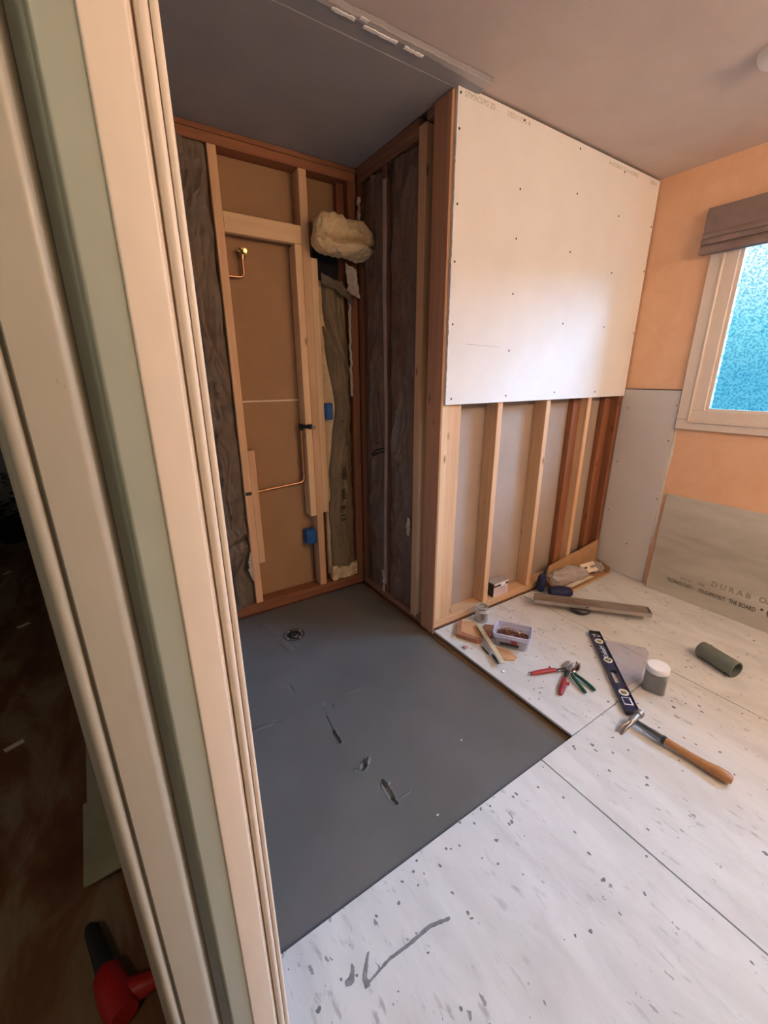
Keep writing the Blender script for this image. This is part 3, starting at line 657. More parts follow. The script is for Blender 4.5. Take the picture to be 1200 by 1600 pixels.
# side wall batts (face -x)
def side_batt(label, y0, y1, k, mat):
    def F(u, v):
        z = .02+2.315*v; y = y1+(y0-y1)*u; bul = math.sin(PI*u)**.5
        x = .034-.016*bul+.036*wr(u*.3, z*.7, k)*(.3+.7*bul)
        x -= .020*math.exp(-((z-.5-.4*u)/.05)**2)*bul*.6
        return Vector((max(x, -.018), y+.006*nz(z*8, u, k)*(1 if u > .9 or u < .1 else 0), z))
    return face_batt(label, F, lambda u, v: Vector((.086, y1+(y0-y1)*u, .02+2.315*v)), 30, 200, mat)
side_batt('dark batt in the shower side wall bay beside the corner post stud', .242, .478, 21, M['kraft_side'])
side_batt('dark batt in the shower side wall bay nearest the back corner', .524, .733, 31, M['kraft_side'])
for (y, z, h, k, lb) in [(.735, 2.22, .11, 1, 'pale torn paper high in the back corner of the side wall'), (.50, .10, .14, 2, 'pale torn tuft at the foot of the middle side stud'), (.245, .55, .10, 3, 'small pale tuft low beside the stud near the corner post')]:
    def q_(u, v, d): return Vector((d+.010*fz(u*3, v*3, k), y+.034*(u-.5)*(.25+.75*abs(math.sin(3*v+k)))*(.8+.8*nz(v*9, u, k))+.010*nz(v*5, 2, k), z-h/2+h*v+.015*nz(u*5, 1, k)))
    bm = B(); slab(bm, lambda u, v: q_(u, v, -.013), lambda u, v: q_(u, v, -.008), 8, 26)
    nm(obj('torn_paper', bm, M['paper_white']), lb, 'paper scrap')
bm = B(); slab(bm, lambda u, v: Vector((-.004-.006*u, .476+.022*u+.008*nz(v*7, 1, 5)-.012*math.exp(-((v-.45)/.2)**2), .08+2.2*v)), lambda u, v: Vector((-.0005, .476+.022*u+.008*nz(v*7, 1, 5), .08+2.2*v)), 3, 90)
nm(obj('stapling_flange', bm, kraft('flange_pale', (.26, .20, .18), (.36, .28, .25))), 'pale paper edge stapled along the middle side stud of the shower', 'paper strip')

# ------------------------------------------------------------------ plumbing and boxes
t = thing('shower_pipe', 'copper elbow pipe with brass stub high between the back studs', 'pipe', (-.64, .83, 1.84))
obj('pipe', tube(B(), [(-.7195, .835, 1.845), (-.67, .835, 1.845)]+arc((-.655, .835, 1.845), (-.632, .835, 1.845), (-.632, .835, 1.868))+[(-.632, .835, 1.935)], .0068), M['copper'], t, world=True)
bm = tube(B(), [(-.632, .835, 1.925), (-.632, .835, 1.975)], .0125, 10); tube(bm, [(-.632, .835, 1.958), (-.632, .775, 1.952)], .010, 10)
obj('brass_elbow', bm, M['brass'], t, world=True)
obj('mounting_ear', tube(B(), [(-.655, .826, 1.962), (-.610, .826, 1.950)], .006, 8), M['brass'], t, world=True)
t = thing('shower_pipe', 'long copper pipe with valve at the pale sister stud', 'pipe', (-.40, .82, .74))
obj('pipe', tube(B(), [(-.681, .822, .728), (-.42, .822, .746)]+arc((-.405, .822, .747), (-.384, .822, .749), (-.384, .822, .775))+[(-.384, .822, 1.075)], .0072), M['copper'], t, world=True)
obj('elbow', tube(B(), arc((-.412, .822, .747), (-.384, .822, .749), (-.384, .822, .785), 8), .0105, 12), M['copper'], t, world=True)
bm = tube(B(), [(-.384, .822, 1.06), (-.384, .822, 1.10)], .012, 10); tube(bm, [(-.395, .815, 1.086), (-.340, .755, 1.086)], .011, 10)
tube(bm, [(-.350, .765, 1.075), (-.350, .765, 1.10)], .013, 10)
obj('valve', bm, M['dark_metal'], t, world=True); obj('valve_tip', tube(B(), [(-.341, .757, 1.086), (-.326, .742, 1.080)], .0095, 10), M['chrome'], t, world=True)
t = thing('pipe_stub', 'dark spout stub with bright rod on the shower side wall', 'pipe', (.0, .52, .95))
obj('rod', tube(B(), [(.03, .60, .985), (-.035, .545, .985), (-.038, .50, .985)], .0055, 8), M['steel'], t, world=True)
obj('spout', tube(B(), [(.0, .50, .955), (-.045, .52, .945), (-.060, .545, .925)], .013, 10, rad=[.012, .015, .011]), M['dark_metal'], t, world=True)
t = thing('electrical_box', 'blue electrical box low left of the right shower stud', 'electrical box', (-.375, .83, .335))
bm = box(-.398, -.334, .80, .862, .338, .432, bev=.004)
obj('box', bm, M['blue_box'], t, world=True)
obj('mounting_tab', box(-.392, -.340, .796, .7995, .36, .41), M['blue_box'], t, world=True)
obj('cable', tube(B(), [(-.35, .835, .338), (-.345, .842, .2), (-.345, .845, .06)], .004, 8), M['black'], t, world=True)
t = thing('electrical_box', 'blue electrical box sticking out beside the insulation above the valve', 'electrical box', (-.22, .79, 1.12))
obj('box', box(-.2455, -.200, .752, .80, 1.120, 1.215, bev=.006), M['blue_box'], t, world=True)
obj('cover_tab', box(-.240, -.206, .748, .7515, 1.145, 1.19), M['blue_box'], t, world=True)
# hole with protector plate dark slot in left stud
nm(obj('nail_plate', box(-.757, -.724, .7755, .7778, .726, .744), M['bark'], sm=False), 'dark slot plate on the left shower stud where the pipe passes', 'plate')

# ================================================================== SHOWER PAN
DX, DY = -.655, .455
marks = [((-.766, -.200), (-.777, -.300), .0030, .0035), ((-.776, -.290), (-.779, -.358), .0055, .010), ((-.760, -.150), (-.766, -.205), .0030, .0015), ((-.735, -.135), (-.720, -.160), .012, .004), ((-.631, -.127), (-.567, -.134), .0040, -.0022),
         ((-.765, -.510), (-.748, -.500), .0075, .013), ((-.748, -.495), (-.742, -.478), .0045, .009), ((-.735, -.498), (-.722, -.485), .0060, -.006), ((-.790, -.500), (-.775, -.508), .0060, -.003), ((-.732, -.590), (-.731, -.612), .0050, .010), ((-.733, -.618), (-.736, -.668), .0080, .007), ((-.736, -.66), (-.734, -.692), .0040, .012), ((-.722, -.598), (-.715, -.610), .0060, -.006), ((-.72, -.682), (-.67, -.68), .0035, -.0012),
         ((-.829, .069), (-.827, .026), .006, .003), ((-1.042, -.108), (-.963, -.115), .007, -.004), ((-.965, -.108), (-.955, -.115), .007, .006), ((-.775, .66), (-.745, .50), .020, -.003), ((-.735, .42), (-.725, .33), .018, -.004)]
def panz(x, y):
    d = math.hypot(x-DX, y-DY); z = -.023-.016*max(0, 1-d/1.3)
    for (ax, ay), (bx_, by_), w_, h_ in marks:
        if abs(x-(ax+bx_)/2) > .2 or abs(y-(ay+by_)/2) > .2: continue
        vx, vy = bx_-ax, by_-ay; l2 = vx*vx+vy*vy; tt = max(0, min(1, ((x-ax)*vx+(y-ay)*vy)/l2))
        q = math.hypot(x-ax-vx*tt, y-ay-vy*tt)/w_
        q *= 1+.35*nz(x*80, y*80, 2)
        z -= h_*math.exp(-q**4)
        if h_ > .006: z += .0018*math.exp(-((q-1.5)/.4)**2)
    z += .0006*fz(x*3, y*3, 1)
    return z
def steps(a, b, dense, fine, coarse):
    out = [a]
    while out[-1] < b-1e-6:
        out.append(min(b, out[-1]+(fine if dense[0] <= out[-1] < dense[1] else coarse)))
    return out
bm = B(); GX = steps(-1.262, -.018, (-.85, -.56), .002, .010); GY = steps(-.855, .774, (-.72, -.10), .002, .010); nx, ny = len(GX)-1, len(GY)-1
HR = .038
vs = {}
for i, x in enumerate(GX):
    for j, y in enumerate(GY):
        if math.hypot(x-DX, y-DY) < HR: continue
        vs[i, j] = bm.verts.new((x, y, panz(x, y)))
for i in range(nx):
    for j in range(ny):
        q = [(i, j), (i+1, j), (i+1, j+1), (i, j+1)]
        if all(k in vs for k in q): bm.faces.new([vs[k] for k in q])
bd = [e for e in bm.edges if e.is_boundary]
r = bmesh.ops.extrude_edge_only(bm, edges=bd)
for v in r['geom']:
    if isinstance(v, bmesh.types.BMVert): v.co.z = -.0545
t = thing('shower_pan', 'dark grey mortar shower pan with gouges filling the alcove floor', 'shower pan', (-.6, 0, -.054))
obj('mortar_bed', bm, M['mortar'], t, world=True, ang=60)
t = thing('shower_drain', 'round dark drain flange with plug sunk in the mortar pan', 'drain', (DX, DY, -.042))
lathe_bm = lathe(B(), [(.030, -.008), (.031, .002), (.060, .004), (.064, .0005), (.064, -.003), (.030, -.009)], 40)
obj('flange', lathe_bm, M['drain_black'], t)
obj('plug', lathe(B(), [(0, .006), (.020, .006), (.024, .002), (.029, -.004), (.029, -.011), (0, -.011)], 32), M['black'], t)
for k in range(4):
    a = .4+k*PI/2; s = lathe(B(), [(0, .008), (.004, .008), (.006, .005), (.006, .002), (0, .002)], 8, Matrix.Translation((.048*math.cos(a), .048*math.sin(a), 0))); obj('bolt', s, M['brass'], t)
for x, y, lb in [(-.37, -.62, 'tiny white speck on the shower pan below the right board edge'), (-.645, -.80, 'tiny white speck on the shower pan near its front edge')]:
    s = B(); bmesh.ops.create_icosphere(s, subdivisions=1, radius=.004); bmesh.ops.transform(s, matrix=Matrix.Translation((x, y, panz(x, y)+.002)) @ Matrix.Diagonal((1.3, .8, .6, 1)), verts=s.verts[:])
    nm(obj('plaster_crumb', s, M['white_cap']), lb, 'crumb')

# mortar smears on the floor (thin, real relief)
def smear(label, pts, ws, name='mortar_smear'):
    p = []; q = []; n = 26
    P = [Vector(a).to_3d() for a in pts]
    seg = len(P)-1; mid = []
    for i in range(n+1):
        s = i/n*seg; k = min(int(s), seg-1); f = s-k; c = P[k].lerp(P[k+1], f); wv = ws[k]+(ws[k+1]-ws[k])*f
        d = (P[k+1]-P[k]).normalized(); nrm = Vector((-d.y, d.x, 0)); mid.append((c, nrm, wv))
    bm = B()
    for i, (c, nn, wv) in enumerate(mid):
        a = wv*(1+.5*nz(i*.9, 1, 2)); b = wv*(1+.5*nz(i*.9, 5, 2)); p.append((c+nn*a)); q.append((c-nn*b))
    prism(bm, [(v.x, v.y) for v in p]+[(v.x, v.y) for v in q[::-1]], (.0002, .0016), lambda u, v, a: (u, v, a))
    return nm(obj(name, bm, M['mortar_wet'], sm=False), label, 'mortar smear')
smear('long diagonal grey mortar smear on the white floor board', [(-1.046, -1.028), (-.985, -1.02), (-.926, -1.024), (-.86, -1.024), (-.805, -1.040)], [.002, .0032, .0036, .0046, .0036])
smear('small hooked mortar smear left of the long diagonal one', [(-1.095, -1.000), (-1.082, -1.003), (-1.070, -.990), (-1.066, -.978)], [.005, .007, .004, .0015])
smear('thin vertical mortar smear at the low end of the long diagonal one', [(-1.054, -1.034), (-1.052, -1.015), (-1.030, -.990), (-1.02, -.98)], [.006, .005, .003, .001])
# chips
chips = [(-.611, -.868, .010), (-.574, -.897, .006), (-.49, -.885, .005), (-.40, -.905, .006), (-.30, -.93, .005), (-.66, -.92, .005), (-.70, -.905, .006), (-.745, -.93, .007), (-.82, -.90, .007), (-.60, -1.02, .006), (-.47, -.96, .008),
         (.024, -.932, .009), (.010, -.955, .010), (-.05, -.905, .005), (.115, -1.02, .005), (-.03, -1.03, .006), (.60, -1.07, .009), (.57, -1.09, .011), (.055, -1.118, .007), (.53, -.99, .005), (.30, -1.26, .008), (.36, -1.15, .006),
         (-.35, -1.15, .008), (-.33, -1.09, .006), (-.13, -1.21, .007), (-.42, -1.28, .006), (-.52, -1.26, .007), (-.26, -1.0, .006), (.11, -.62, .006), (.09, -.64, .007), (.085, -.61, .005), (.165, -.60, .004), (.11, -.56, .004)]
for x, y, r in chips:
    s = B(); n = 7; el = random.uniform(.3, .9); pts = [(x+r*.8*el*(.6+.6*random.random())*math.cos(2*PI*i/n), y+r*.8*(.6+.6*random.random())*math.sin(2*PI*i/n)) for i in range(n)]
    prism(s, pts, (.0002, .0022), lambda u, v, a: (u, v, a))
    LB = {(-.611, -.868): 'largest light grey mortar chip right at the edge of the shower pan', (.024, -.932): 'round dark mortar chip in front of the pan corner, upper of the close pair', (.010, -.955): 'round dark mortar chip in front of the pan corner, lower of the close pair',
          (.60, -1.07): 'upper of two grey mortar chips between the powder jar and the right edge', (.57, -1.09): 'lower of two grey mortar chips between the powder jar and the right edge'}
    nm(obj('mortar_chip', s, M['mortar_wet'] if r < .0095 else M['mortar_chip'], sm=False), LB.get((x, y), 'small flat grey mortar chip scattered on the white floor boards'), 'mortar chip', None if (x, y) in LB else 'mortar chips on the floor boards')

# ================================================================== LEANING CEMENT BOARD
TH = math.atan2(.030, .645)
t = thing('cement_board', 'grey-brown cement board with printed text leaning on the wall under the window', 'board', (L-.045, -.40, 0.001), rot=(0, TH, 0))
obj('panel', box(0, .0125, -1.22, .012, 0, .648, bev=.001), M['lean_board'], t, sm=False)
def wtext(s, size, y, z, mat, wd=None):
    cu = None
    o = text('printed_text', s, size, None, (0, 0, 0), (0, -1, 0), (0, 0, 1), mat, .0002, width=wd, bold=.028)
    o.parent = t; o.location = Vector((-.0004, y, z)); return o
for s, size, y, z, mt, wd in [('TECHNOLOGY /', .032, -.177, .104, M['print'], .155), ('TOUGHPROTECT', .032, -.348, .102, M['print'], .138), ('THE BOARD', .036, -.497, .102, M['print'], .125), ('\u2022 (', .05, -.600, .10, M['print'], .045),
                          ('SURFACE ABCC', .020, -.205, .145, M['print_soft'], .070), ('CORE', .024, -.285, .145, M['print_soft'], .040), ('D U R A B', .045, -.43, .165, M['print_soft'], .19), ('OARD', .045, -.62, .168, M['print_soft'], .12)]:
    o = wtext(s, size, y, z-.012, mt, wd)

# ================================================================== ROMAN SHADE, DETECTOR, VANITY
t = thing('roman_shade', 'folded brown fabric roman shade over the top of the window', 'window shade', (L-.04, -1.1, 1.98))
SY0, SY1 = -2.46, -.315
def foldpanel(z0, z1, d0, d1, k):
    return slab(B(), lambda u, v: Vector((L-.026-(d0+(d1-d0)*(1-v))-.006*math.sin(PI*v)-.003*fz(u*6, v*2, k), SY0+(SY1-SY0)*u, z0+(z1-z0)*v)), lambda u, v: Vector((L-.026-.003*v, SY0+(SY1-SY0)*u, z0+(z1-z0)*v)), 60, 10)
obj('fabric', foldpanel(2.09, 2.205, .028, .034, 1), M['fabric'], t, world=True)
obj('fold', foldpanel(2.060, 2.092, .034, .042, 2), M['fabric'], t, world=True)
obj('fold', foldpanel(2.030, 2.063, .036, .046, 3), M['fabric'], t, world=True)
obj('fold', foldpanel(1.985, 2.033, .030, .050, 4), M['fabric'], t, world=True)
t = thing('smoke_detector', 'round white detector on the ceiling at the right edge', 'smoke detector', (.845, -.738, H-.001), rot=(PI, 0, 0))
obj('housing', lathe(B(), [(0, .038), (.04, .038), (.058, .030), (.066, .014), (.068, 0), (0, 0)], 40), M['smoke_white'], t)
t = thing('vanity_light', 'vanity light with four lit globes on the near wall behind the camera', 'light', (.95, YB, 1.95))
obj('mounting_bar', box(-.25, 1.30, YB+.001, YB+.03, 1.97, 2.05, bev=.004), M['chrome'], t, world=True)
for x in (-.10, .32, .74, 1.16):
    s = B(); bmesh.ops.create_uvsphere(s, u_segments=20, v_segments=12, radius=.055); bmesh.ops.translate(s, vec=(x, YB+.10, 2.01), verts=s.verts[:])
    obj('globe', s, M['globe'], t, world=True); obj('socket', tube(B(), [(x, YB+.03, 2.01), (x, YB+.055, 2.01)], .022), M['chrome'], t, world=True)
t = thing('hall_fill_light', 'globe light added to brighten the hallway and door jamb, behind the camera', 'light', (-1.95, -2.1, H-.1))  # added lamp, no known source; lifts the hall and the door jamb
s = B(); bmesh.ops.create_uvsphere(s, u_segments=20, v_segments=12, radius=.09); obj('globe', s, M['hall_fill_globe'], t); obj('ceiling_plate', lathe(B(), [(0, .098), (.06, .098), (.06, .085), (0, .085)], 24), M['chrome'], t)

# ================================================================== THINGS ON THE FLOOR
def stick3(label, name, p0, p1, wd, z0, z1, mat, cat):
    p0, p1 = Vector(p0), Vector(p1); d = (p1-p0); l = d.length; a = math.atan2(d.y, d.x)
    o = obj(name, box(0, l, -wd/2, wd/2, 0, z1-z0, bev=.001), mat, origin=False, sm=False); o.location = (p0.x, p0.y, z0); o.rotation_euler = (0, 0, a)
    return nm(o, label, cat)
# small carton on the plate
t = thing('screw_box', 'small worn pink and black carton standing on the bottom plate', 'box', (.515, -.003+.013, .0545), rz=.02)
obj('carton', box(-.035, .095, .0, .052, 0, .086, bev=.001), M['pink_label'], t, sm=False)
obj('side_panel', box(-.0372, -.0352, .001, .051, .001, .085), M['black'], t, sm=False)
obj('lid', box(-.037, .097, -.002, .054, .0865, .094, bev=.001), M['paper_back'], t, sm=False)
obj('lid_flap', box(-.034, .094, -.004, -.0022, .080, .0935), M['pink_label'], t, sm=False)
obj('dark_band', box(-.034, .094, -.0018, -.0002, .066, .0795), M['black'], t, sm=False)
obj('torn_tape', box(.022, .062, -.0065, -.0042, .064, .086), M['white_cap'], t, sm=False)
for zz in (.054, .044, .034, .024, .012):
    obj('printed_line', box(-.028, .080-.02*random.random(), -.0012, -.0002, zz, zz+.0022), M['print_soft'], t, sm=False)
# glass jar
t = thing('glass_jar', 'small clear glass jar with metal ring standing by the bottom plate', 'jar', (.300, -.070, .0005)); t.scale = (1.12, 1.12, 1.05)
obj('jar_body', lathe(B(), [(0, .001), (.030, .001), (.034, .006), (.034, .066), (.030, .074), (.030, .090), (.027, .090), (.027, .073), (.031, .065), (.031, .008), (0, .006)], 40), M['glass'], t)
obj('metal_ring', lathe(B(), [(.0305, .076), (.0325, .078), (.0325, .088), (.0305, .091), (.0302, .091), (.0302, .076)], 40), M['steel'], t)
obj('contents', lathe(B(), [(0, .0075), (.030, .0075), (.030, .026), (0, .024)], 24), M['powder'], t)
bm = B()
slab(bm, lambda u, v: Vector((.0345*math.cos(-2.7+1.3*u), .0345*math.sin(-2.7+1.3*u), .020+.040*v)), lambda u, v: Vector((.0342*math.cos(-2.7+1.3*u), .0342*math.sin(-2.7+1.3*u), .020+.040*v)), 10, 2)
obj('label', bm, M['steel_brushed'], t)
# wood scraps
def poly(label, name, pts, z0, z1, mat, cat, top=None):
    bm = B(); prism(bm, pts, (z0, z1), lambda u, v, a: (u, v, a)); bmesh.ops.bevel(bm, geom=bm.edges[:], offset=.0012, segments=1, affect='EDGES')
    return nm(obj(name, bm, mat, sm=False), label, cat)
t = thing('wood_scrap', 'open-sided red-brown wood scrap by the glass jar', 'wood scrap', (.17, -.12, 0))
bm = B(); prism(bm, [(.062, -.115), (.165, -.022), (.185, -.030), (.100, -.112), (.128, -.200), (.150, -.222), (.135, -.232), (.112, -.222)], (.0005, .024), lambda u, v, a: (u, v, a)); obj('rim', bm, M['scrap_red'], t, world=True, sm=False)
bm = B(); prism(bm, [(.100, -.112), (.185, -.030), (.232, -.060), (.235, -.130), (.160, -.205), (.128, -.200)], (.0005, .012), lambda u, v, a: (u, v, a)); obj('bottom', bm, M['scrap_tan'], t, world=True, sm=False)
poly('dark red-brown board piece behind the pale stick, touching the tub', 'wood_scrap', [(.190, -.205), (.245, -.135), (.268, -.128), (.305, -.165), (.245, -.215), (.205, -.235)], .0005, .018, M['scrap_red'], 'wood scrap')
poly('orange-tan flat scrap under the front corner of the tub', 'wood_scrap', [(.137, -.330), (.165, -.290), (.180, -.310), (.205, -.360), (.200, -.420), (.168, -.428), (.132, -.398)], .0005, .007, M['scrap_tan'], 'wood scrap')
stick3('pale narrow wood stick lying diagonally before the tub', 'wood_stick', (.222, -.118), (.078, -.432), .025, .0245, .032, M['stick'], 'wood stick')
bm = tube(B(), [(.132, -.262, .0125), (.122, -.300, .0125)], .0055, 6); 
nm(obj('dark_shim', tube(B(), [(.112, -.262, .005), (.098, -.318, .005)], .0045, 6), M['bark']), 'short black splinter left of the pale stick', 'splinter'); bm.free()
nm(obj('dark_shim', tube(B(), [(.112, -.330, .0055), (.100, -.360, .0065), (.085, -.400, .004)], .0065, 6, rad=[.003, .007, .003]), M['bark']), 'curved black splinter under the end of the pale stick', 'splinter')
for x, y, r, m_, lb in [(.038, -.214, .013, 'crumb', 'pinkish crumb of wood at the board edge'), (.060, -.236, .004, 'crumb', 'tiny red crumb right of the pinkish one'), (.060, -.452, .008, 'white_cap', 'pale crumb at the low end of the pale stick'), (.035, -.205, .008, 'crumb', 'second pinkish crumb at the board edge')]:
    s = B(); bmesh.ops.create_icosphere(s, subdivisions=2, radius=r)
    for v in s.verts: v.co *= 1+.35*nz(v.co.x*90, v.co.y*90, r*99)
    bmesh.ops.transform(s, matrix=Matrix.Translation((x, y, r*.45)) @ Matrix.Diagonal((1.2, .9, .42, 1)), verts=s.verts[:]); nm(obj('wood_crumb', s, M[m_]), lb, 'crumb')
# tub with screws
TX, TY, TA = .272, -.320, math.radians(-55)
t = thing('plastic_tub', 'clear open plastic tub full of rusty screws', 'tub', (TX, TY, .0075), rz=TA)
def rrect(hx, hy, r, n=5):
    o = []
    for cx, cy, a in ((hx-r, hy-r, 0), (-hx+r, hy-r, 90), (-hx+r, -hy+r, 180), (hx-r, -hy+r, 270)):
        for i in range(n+1):
            q = math.radians(a+90*i/n); o.append((cx+r*math.cos(q), cy+r*math.sin(q)))
    return o
def loft(bm, secs, loop=False):
    rings = [[bm.verts.new((x, y, z)) for x, y in pts] for pts, z in secs]
    for a, b in zip(rings, rings[1:]):
        for i in range(len(a)): bm.faces.new((a[i], a[(i+1) % len(a)], b[(i+1) % len(a)], b[i]))
    if loop:
        a, b = rings[-1], rings[0]
        for i in range(len(a)): bm.faces.new((a[i], a[(i+1) % len(a)], b[(i+1) % len(a)], b[i]))
    else: bm.faces.new(rings[0][::-1]); bm.faces.new(rings[-1])
    return bm
obj('tub_body', loft(B(), [(rrect(.080, .052, .014), 0), (rrect(.088, .060, .016), .058), (rrect(.085, .057, .015), .058), (rrect(.077, .049, .013), .003)]), M['tub'], t)
obj('rim', loft(B(), [(rrect(.0885, .0605, .016), .056), (rrect(.095, .067, .018), .057), (rrect(.096, .068, .018), .064), (rrect(.092, .064, .017), .067), (rrect(.096, .068, .018), .070), (rrect(.097, .069, .018), .078), (rrect(.092, .064, .016), .079), (rrect(.0885, .0605, .015), .060)], True), M['tub_rim'], t)
obj('screw_bed', loft(B(), [(rrect(.074, .047, .012), .0045), (rrect(.080, .053, .013), .032)]), M['rust'], t)
obj('label_red', box(-.002, .030, -.0640, -.0610, .030, .046), M['red'], t); obj('label_dark', box(-.055, .040, -.0600, -.0585, .012, .028), M['black'], t)
def screw_mesh():
    bm = lathe(B(), [(0, -.018), (.0012, -.013), (.0016, .013), (.0038, .017), (.0036, .018), (0, .0175)], 7)
    me = bpy.data.meshes.new('screw'); bm.to_mesh(me); bm.free(); me.materials.append(M['rust']); return me
sm_ = screw_mesh(); Rz = Matrix.Rotation(TA, 4, 'Z')
sm2 = sm_.copy(); sm2.materials[0] = M['copper']
for i in range(90):
    o = bpy.data.objects.new('rusty_screw', sm_ if i % 6 else sm2); C.objects.link(o)
    lx, ly = random.uniform(-.062, .062), random.uniform(-.036, .036)
    hgt = .042+.030*math.exp(-((lx+.01)**2/.0022+ly**2/.0009))*random.random()
    p = Rz @ Vector((lx, ly, 0)); o.location = (TX+p.x, TY+p.y, .0075+hgt)
    o.rotation_euler = (random.uniform(.9, 2.2) if i % 3 else random.uniform(0.1, .7), random.uniform(-.3, .3), random.uniform(0, 6.28))
    nm(o, 'rusty screw heaped with others in the clear plastic tub', 'screw', 'rusty screws in the tub')
# tools: red-handled nippers, green-handled pliers
def P3(*p, z=.012): return [(x, y, z) if not isinstance(x, tuple) else x for x, y in p]
t = thing('cutting_snips', 'snips with two red handles spread open on the floor', 'snips', (.29, -.63, 0))
obj('handle', tube(B(), [(.152, -.540, .010), (.175, -.551, .012), (.215, -.566, .0125), (.250, -.580, .013), (.270, -.592, .013)], .009, 12, rad=[.0085, .0115, .0130, .0125, .0100], flat=.75), M['red'], t, world=True)
obj('handle', tube(B(), [(.148, -.702, .009), (.162, -.696, .011), (.195, -.680, .012), (.228, -.664, .0125), (.252, -.650, .013)], .010, 12, rad=[.0090, .0120, .0140, .0125, .0100], flat=.75), M['red'], t, world=True)
obj('thumb_guard', tube(B(), [(.250, -.574, .013), (.262, -.562, .013)], .0055, 8), M['red'], t, world=True)
obj('thumb_guard', tube(B(), [(.228, -.672, .012), (.236, -.686, .012)], .0065, 8), M['red'], t, world=True)
bm = tube(B(), [(.268, -.590, .013), (.290, -.603, .013), (.318, -.622, .014)], .007, 10, rad=[.006, .0085, .011], flat=.7); tube(bm, [(.252, -.650, .013), (.280, -.640, .013), (.312, -.628, .014)], .007, 10, rad=[.006, .009, .010], flat=.7)
obj('linkage', bm, M['dark_metal'], t, world=True)
obj('spring', tube(B(), [(.275+.006*math.cos(a*1.3), -.612+.002*a*.4+.004*math.sin(a*1.3), .016+.004*math.sin(a)) for a in [k*.5 for k in range(24)]], .0014, 6), M['steel'], t, world=True)
bm = lathe(B(), [(0, .022), (.007, .022), (.009, .019), (.009, .004), (0, .004)], 20, Matrix.Translation((.315, -.624, 0))); obj('pivot', bm, M['cast'], t, world=True)
for dy, s in ((.010, 1), (-.006, -1)):
    bm = B(); prism(bm, [(.314, -.622+dy*.4), (.345, -.612+dy), (.378, -.605+dy), (.383, -.600+dy), (.372, -.597+dy*1.6), (.340, -.600+dy*1.6), (.316, -.612+dy)], (.009, .016), lambda u, v, a: (u, v, a)); obj('blade', bm, M['cast'], t, world=True, sm=False)
t = thing('pliers', 'diagonal pliers with two dark green handles beside the red snips', 'pliers', (.32, -.68, 0))
obj('handle', tube(B(), [(.318, -.655, .0215)]+arc((.312, -.672, .018), (.318, -.715, .012), (.300, -.772, .010), 8), .007, 12, rad=[.006]+[.0085]*8+[.0070], flat=.8), M['green'], t, world=True)
obj('handle', tube(B(), [(.300, -.655, .0215)]+arc((.288, -.672, .018), (.272, -.710, .012), (.251, -.758, .010), 8), .007, 12, rad=[.006]+[.0085]*8+[.0070], flat=.8), M['green'], t, world=True)
obj('joint', lathe(B(), [(0, .030), (.008, .030), (.012, .026), (.012, .020), (0, .020)], 24, Matrix.Translation((.322, -.648, 0))), M['chrome'], t, world=True)
for s in (0, 1):
    o_ = .010*s
    bm = B(); prism(bm, [(.314+o_, -.655-.010*s), (.335, -.640-o_), (.372, -.628-o_*1.1), (.388, -.617-o_*1.3), (.392, -.622-o_*1.4), (.372, -.642-o_*1.0), (.338, -.664-o_*.3)], (.0225, .0285), lambda u, v, a: (u, v, a)); obj('jaw', bm, M['steel'], t, world=True, sm=False)
# spirit level
p0, p1 = Vector((.719, -.513, 0)), Vector((.300, -.941, 0)); d = p1-p0; la = math.atan2(d.y, d.x); ll = d.length
t = thing('spirit_level', 'dark blue spirit level with three white-ringed vials lying flat', 'level', (p0.x, p0.y, .0005), rz=la)
HW = .0275
bm = B()
def ring_pts(cx, rx, ry, n=16): return [(cx+rx*math.cos(2*PI*i/n), ry*math.sin(2*PI*i/n)) for i in range(n)]
# web with a hand slot: two solid runs plus side pieces
S0, S1 = ll*.545, ll*.695
for a, b in ((.012, S0), (S1, ll-.012)): bx(bm, a, b, -HW+.004, HW-.004, .005, .0165, .0)
for s in (-1, 1): bx(bm, S0, S1, s*(HW-.0085)-.0045, s*(HW-.0085)+.0045, .005, .0165)
for q in (S0, S1):
    bx(bm, q-.001 if q == S1 else q, q+.010 if q == S0 else q+.001, -HW+.006, HW-.006, .0055, .016) if False else None
obj('web', bm, M['navy'], t, sm=False)
bm = B()
for s in (-1, 1): bx(bm, .006, ll-.006, s*(HW-.002)-.0025, s*(HW-.002)+.0025, 0, .0225, .0012)
obj('rail', bm, M['navy'], t, sm=False)
for a, b in ((0, .008), (ll-.008, ll)): obj('end_cap', box(a, b, -HW-.0005, HW+.0005, 0, .023, bev=.002), M['black'], t)
obj('end_label', box(.010, .050, -HW+.006, HW-.006, .0166, .0172), M['black'], t, sm=False)
bm = B(); n = 24
prism(bm, ring_pts((S0+S1)/2, (S1-S0)/2+.006, HW-.007, n), (.0166, .0169), lambda u, v, a: (u, v, a)); bm.free()
def washer(cx, cy, r0, r1, z0, z1, n=28, sx=1):
    return lathe(B(), [(r0, z0), (r1, z0), (r1, z1-.001), (r1-.001, z1), (r0+.001, z1), (r0, z1-.001), (r0, z0)], n, Matrix.Translation((cx, cy, 0)) @ Matrix.Diagonal((sx, 1, 1, 1)))
